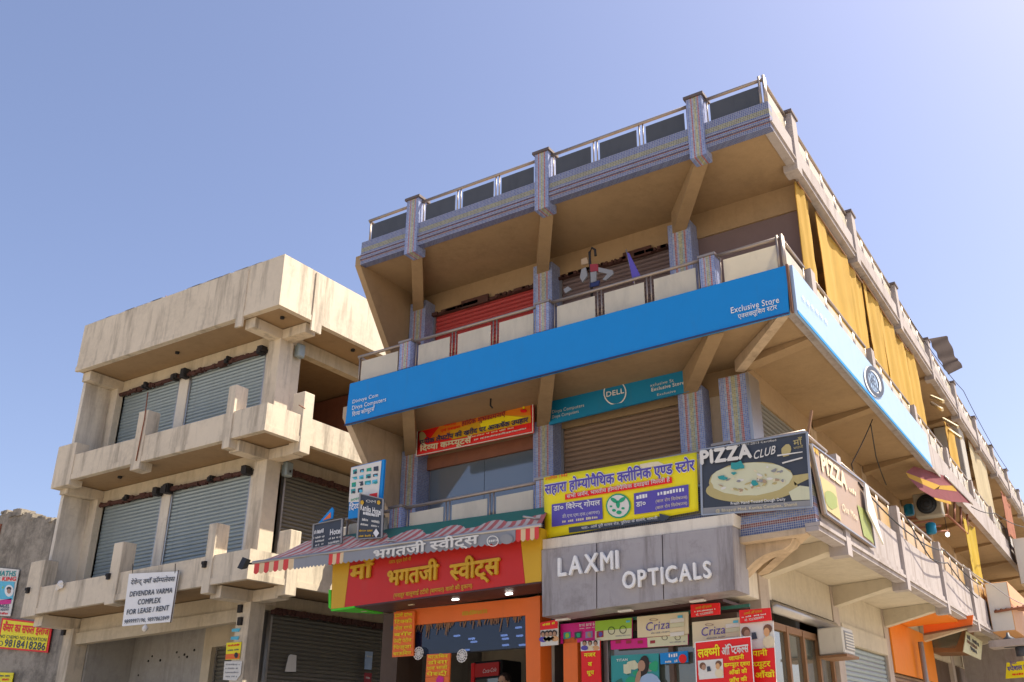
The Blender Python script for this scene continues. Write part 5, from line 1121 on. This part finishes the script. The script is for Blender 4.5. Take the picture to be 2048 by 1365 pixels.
# ================================================================== PERSON standing in the sweet shop
hp = P(1011, 1362, Y(12.9)); base = Vector((hp.x, hp.y, .85)); Hh = hp.z+.11-.85
def skin_body(name, pts, edges, radii, m, parent):
    me = bpy.data.meshes.new(name); me.from_pydata([tuple(p) for p in pts], edges, []); o = bpy.data.objects.new(name, me); COL.objects.link(o)
    md = o.modifiers.new('s', 'SKIN')
    for v, r in zip(me.skin_vertices[0].data, radii): v.radius = (r, r*.85) if not isinstance(r, tuple) else r
    me.skin_vertices[0].data[0].use_root = True; o.modifiers.new('u', 'SUBSURF').levels = 2
    bpy.context.view_layer.update(); nm = bpy.data.meshes.new_from_object(o.evaluated_get(bpy.context.evaluated_depsgraph_get())); bpy.data.objects.remove(o)
    for p in nm.polygons: p.use_smooth = True
    nm.materials.clear(); nm.materials.append(mat(m)); return link(bpy.data.objects.new(name, nm), parent)
pe = thing('person', 'person with dark hair standing in the sweet shop, only the head in view', 'person', base)
k = Hh/1.7; V3 = lambda x, y, z: base+Vector((x*k, y*k, z*k))
pts = [V3(0, 0, .95), V3(0, 0, 1.15), V3(0, .0, 1.36), V3(0, -.01, 1.47), V3(0, -.02, 1.58), V3(.19, 0, 1.38), V3(.23, .0, 1.12), V3(.22, -.08, .88), V3(.22, -.11, .8), V3(-.19, 0, 1.38), V3(-.23, .0, 1.12), V3(-.22, -.08, .88), V3(-.22, -.11, .8), V3(.1, 0, .88), V3(.11, 0, .48), V3(.11, .02, .08), V3(.12, -.1, .04), V3(-.1, 0, .88), V3(-.11, 0, .48), V3(-.11, .02, .08), V3(-.12, -.1, .04)]
skin_body('body', pts, [(0, 1), (1, 2), (2, 3), (3, 4), (2, 5), (5, 6), (6, 7), (7, 8), (2, 9), (9, 10), (10, 11), (11, 12), (0, 13), (13, 14), (14, 15), (15, 16), (0, 17), (17, 18), (18, 19), (19, 20)], [.14*k, .13*k, .14*k, .055*k, .085*k, .06*k, .045*k, .035*k, .035*k, .06*k, .045*k, .035*k, .035*k, .09*k, .06*k, .045*k, .04*k, .09*k, .06*k, .045*k, .04*k], 'peach', pe)
def ell(c, r, m, name, seg=16, rings=10, zmin=-1.0):
    vs, fs = [], []
    for j in range(rings+1):
        t = math.pi*j/rings; z = max(math.cos(t), zmin)
        for i in range(seg): a = 2*math.pi*i/seg; vs.append(c+Vector((r[0]*math.sin(t)*math.cos(a), r[1]*math.sin(t)*math.sin(a), r[2]*z)))
    for j in range(rings):
        for i in range(seg): fs.append((j*seg+i, j*seg+(i+1) % seg, (j+1)*seg+(i+1) % seg, (j+1)*seg+i))
    return mesh(name, vs, fs, m, pe, True)
hc = V3(0, -.03, 1.585); hd = ell(hc, (.075*k, .095*k, .115*k), 'skin', 'head'); ell(hc+Vector((0, .02, .025)), (.083*k, .1*k, .108*k), 'hair', 'hair', zmin=-.1)
ell(hc+Vector((0, -.1*k, -.01)), (.014, .02, .025), 'skin', 'nose', 8, 6); ell(hc+Vector((-.078*k, 0, -.01)), (.012, .022, .034), 'skin', 'ear', 8, 6); ell(hc+Vector((.078*k, 0, -.01)), (.012, .022, .034), 'skin', 'ear', 8, 6)
for sx in (-1, 1): ell(hc+Vector((sx*.03*k, -.088*k, .008)), (.011, .008, .007), 'black', 'eye', 8, 6)
ell(hc+Vector((0, -.09*k, -.05*k)), (.024, .01, .007), 'maroon', 'mouth', 8, 6)
# white carton on the counter by the pillar
p = P(1070, 1362, Y(12.3)); o = box('paper_carton', p.x-.11, p.x+.11, 12.3, 12.5, p.z-.15, p.z+.06, 'offwhite', None, .01); tag(o, 'white paper carton on the counter beside the orange pillar', 'carton')
o = box('shop_counter', -9.4, -7.45, 12.3, 12.7, .85, p.z-.153, 'wood'); tag(o, 'brown shop counter inside the sweet shop', 'counter')

bpy.data.scenes.remove(WORK)
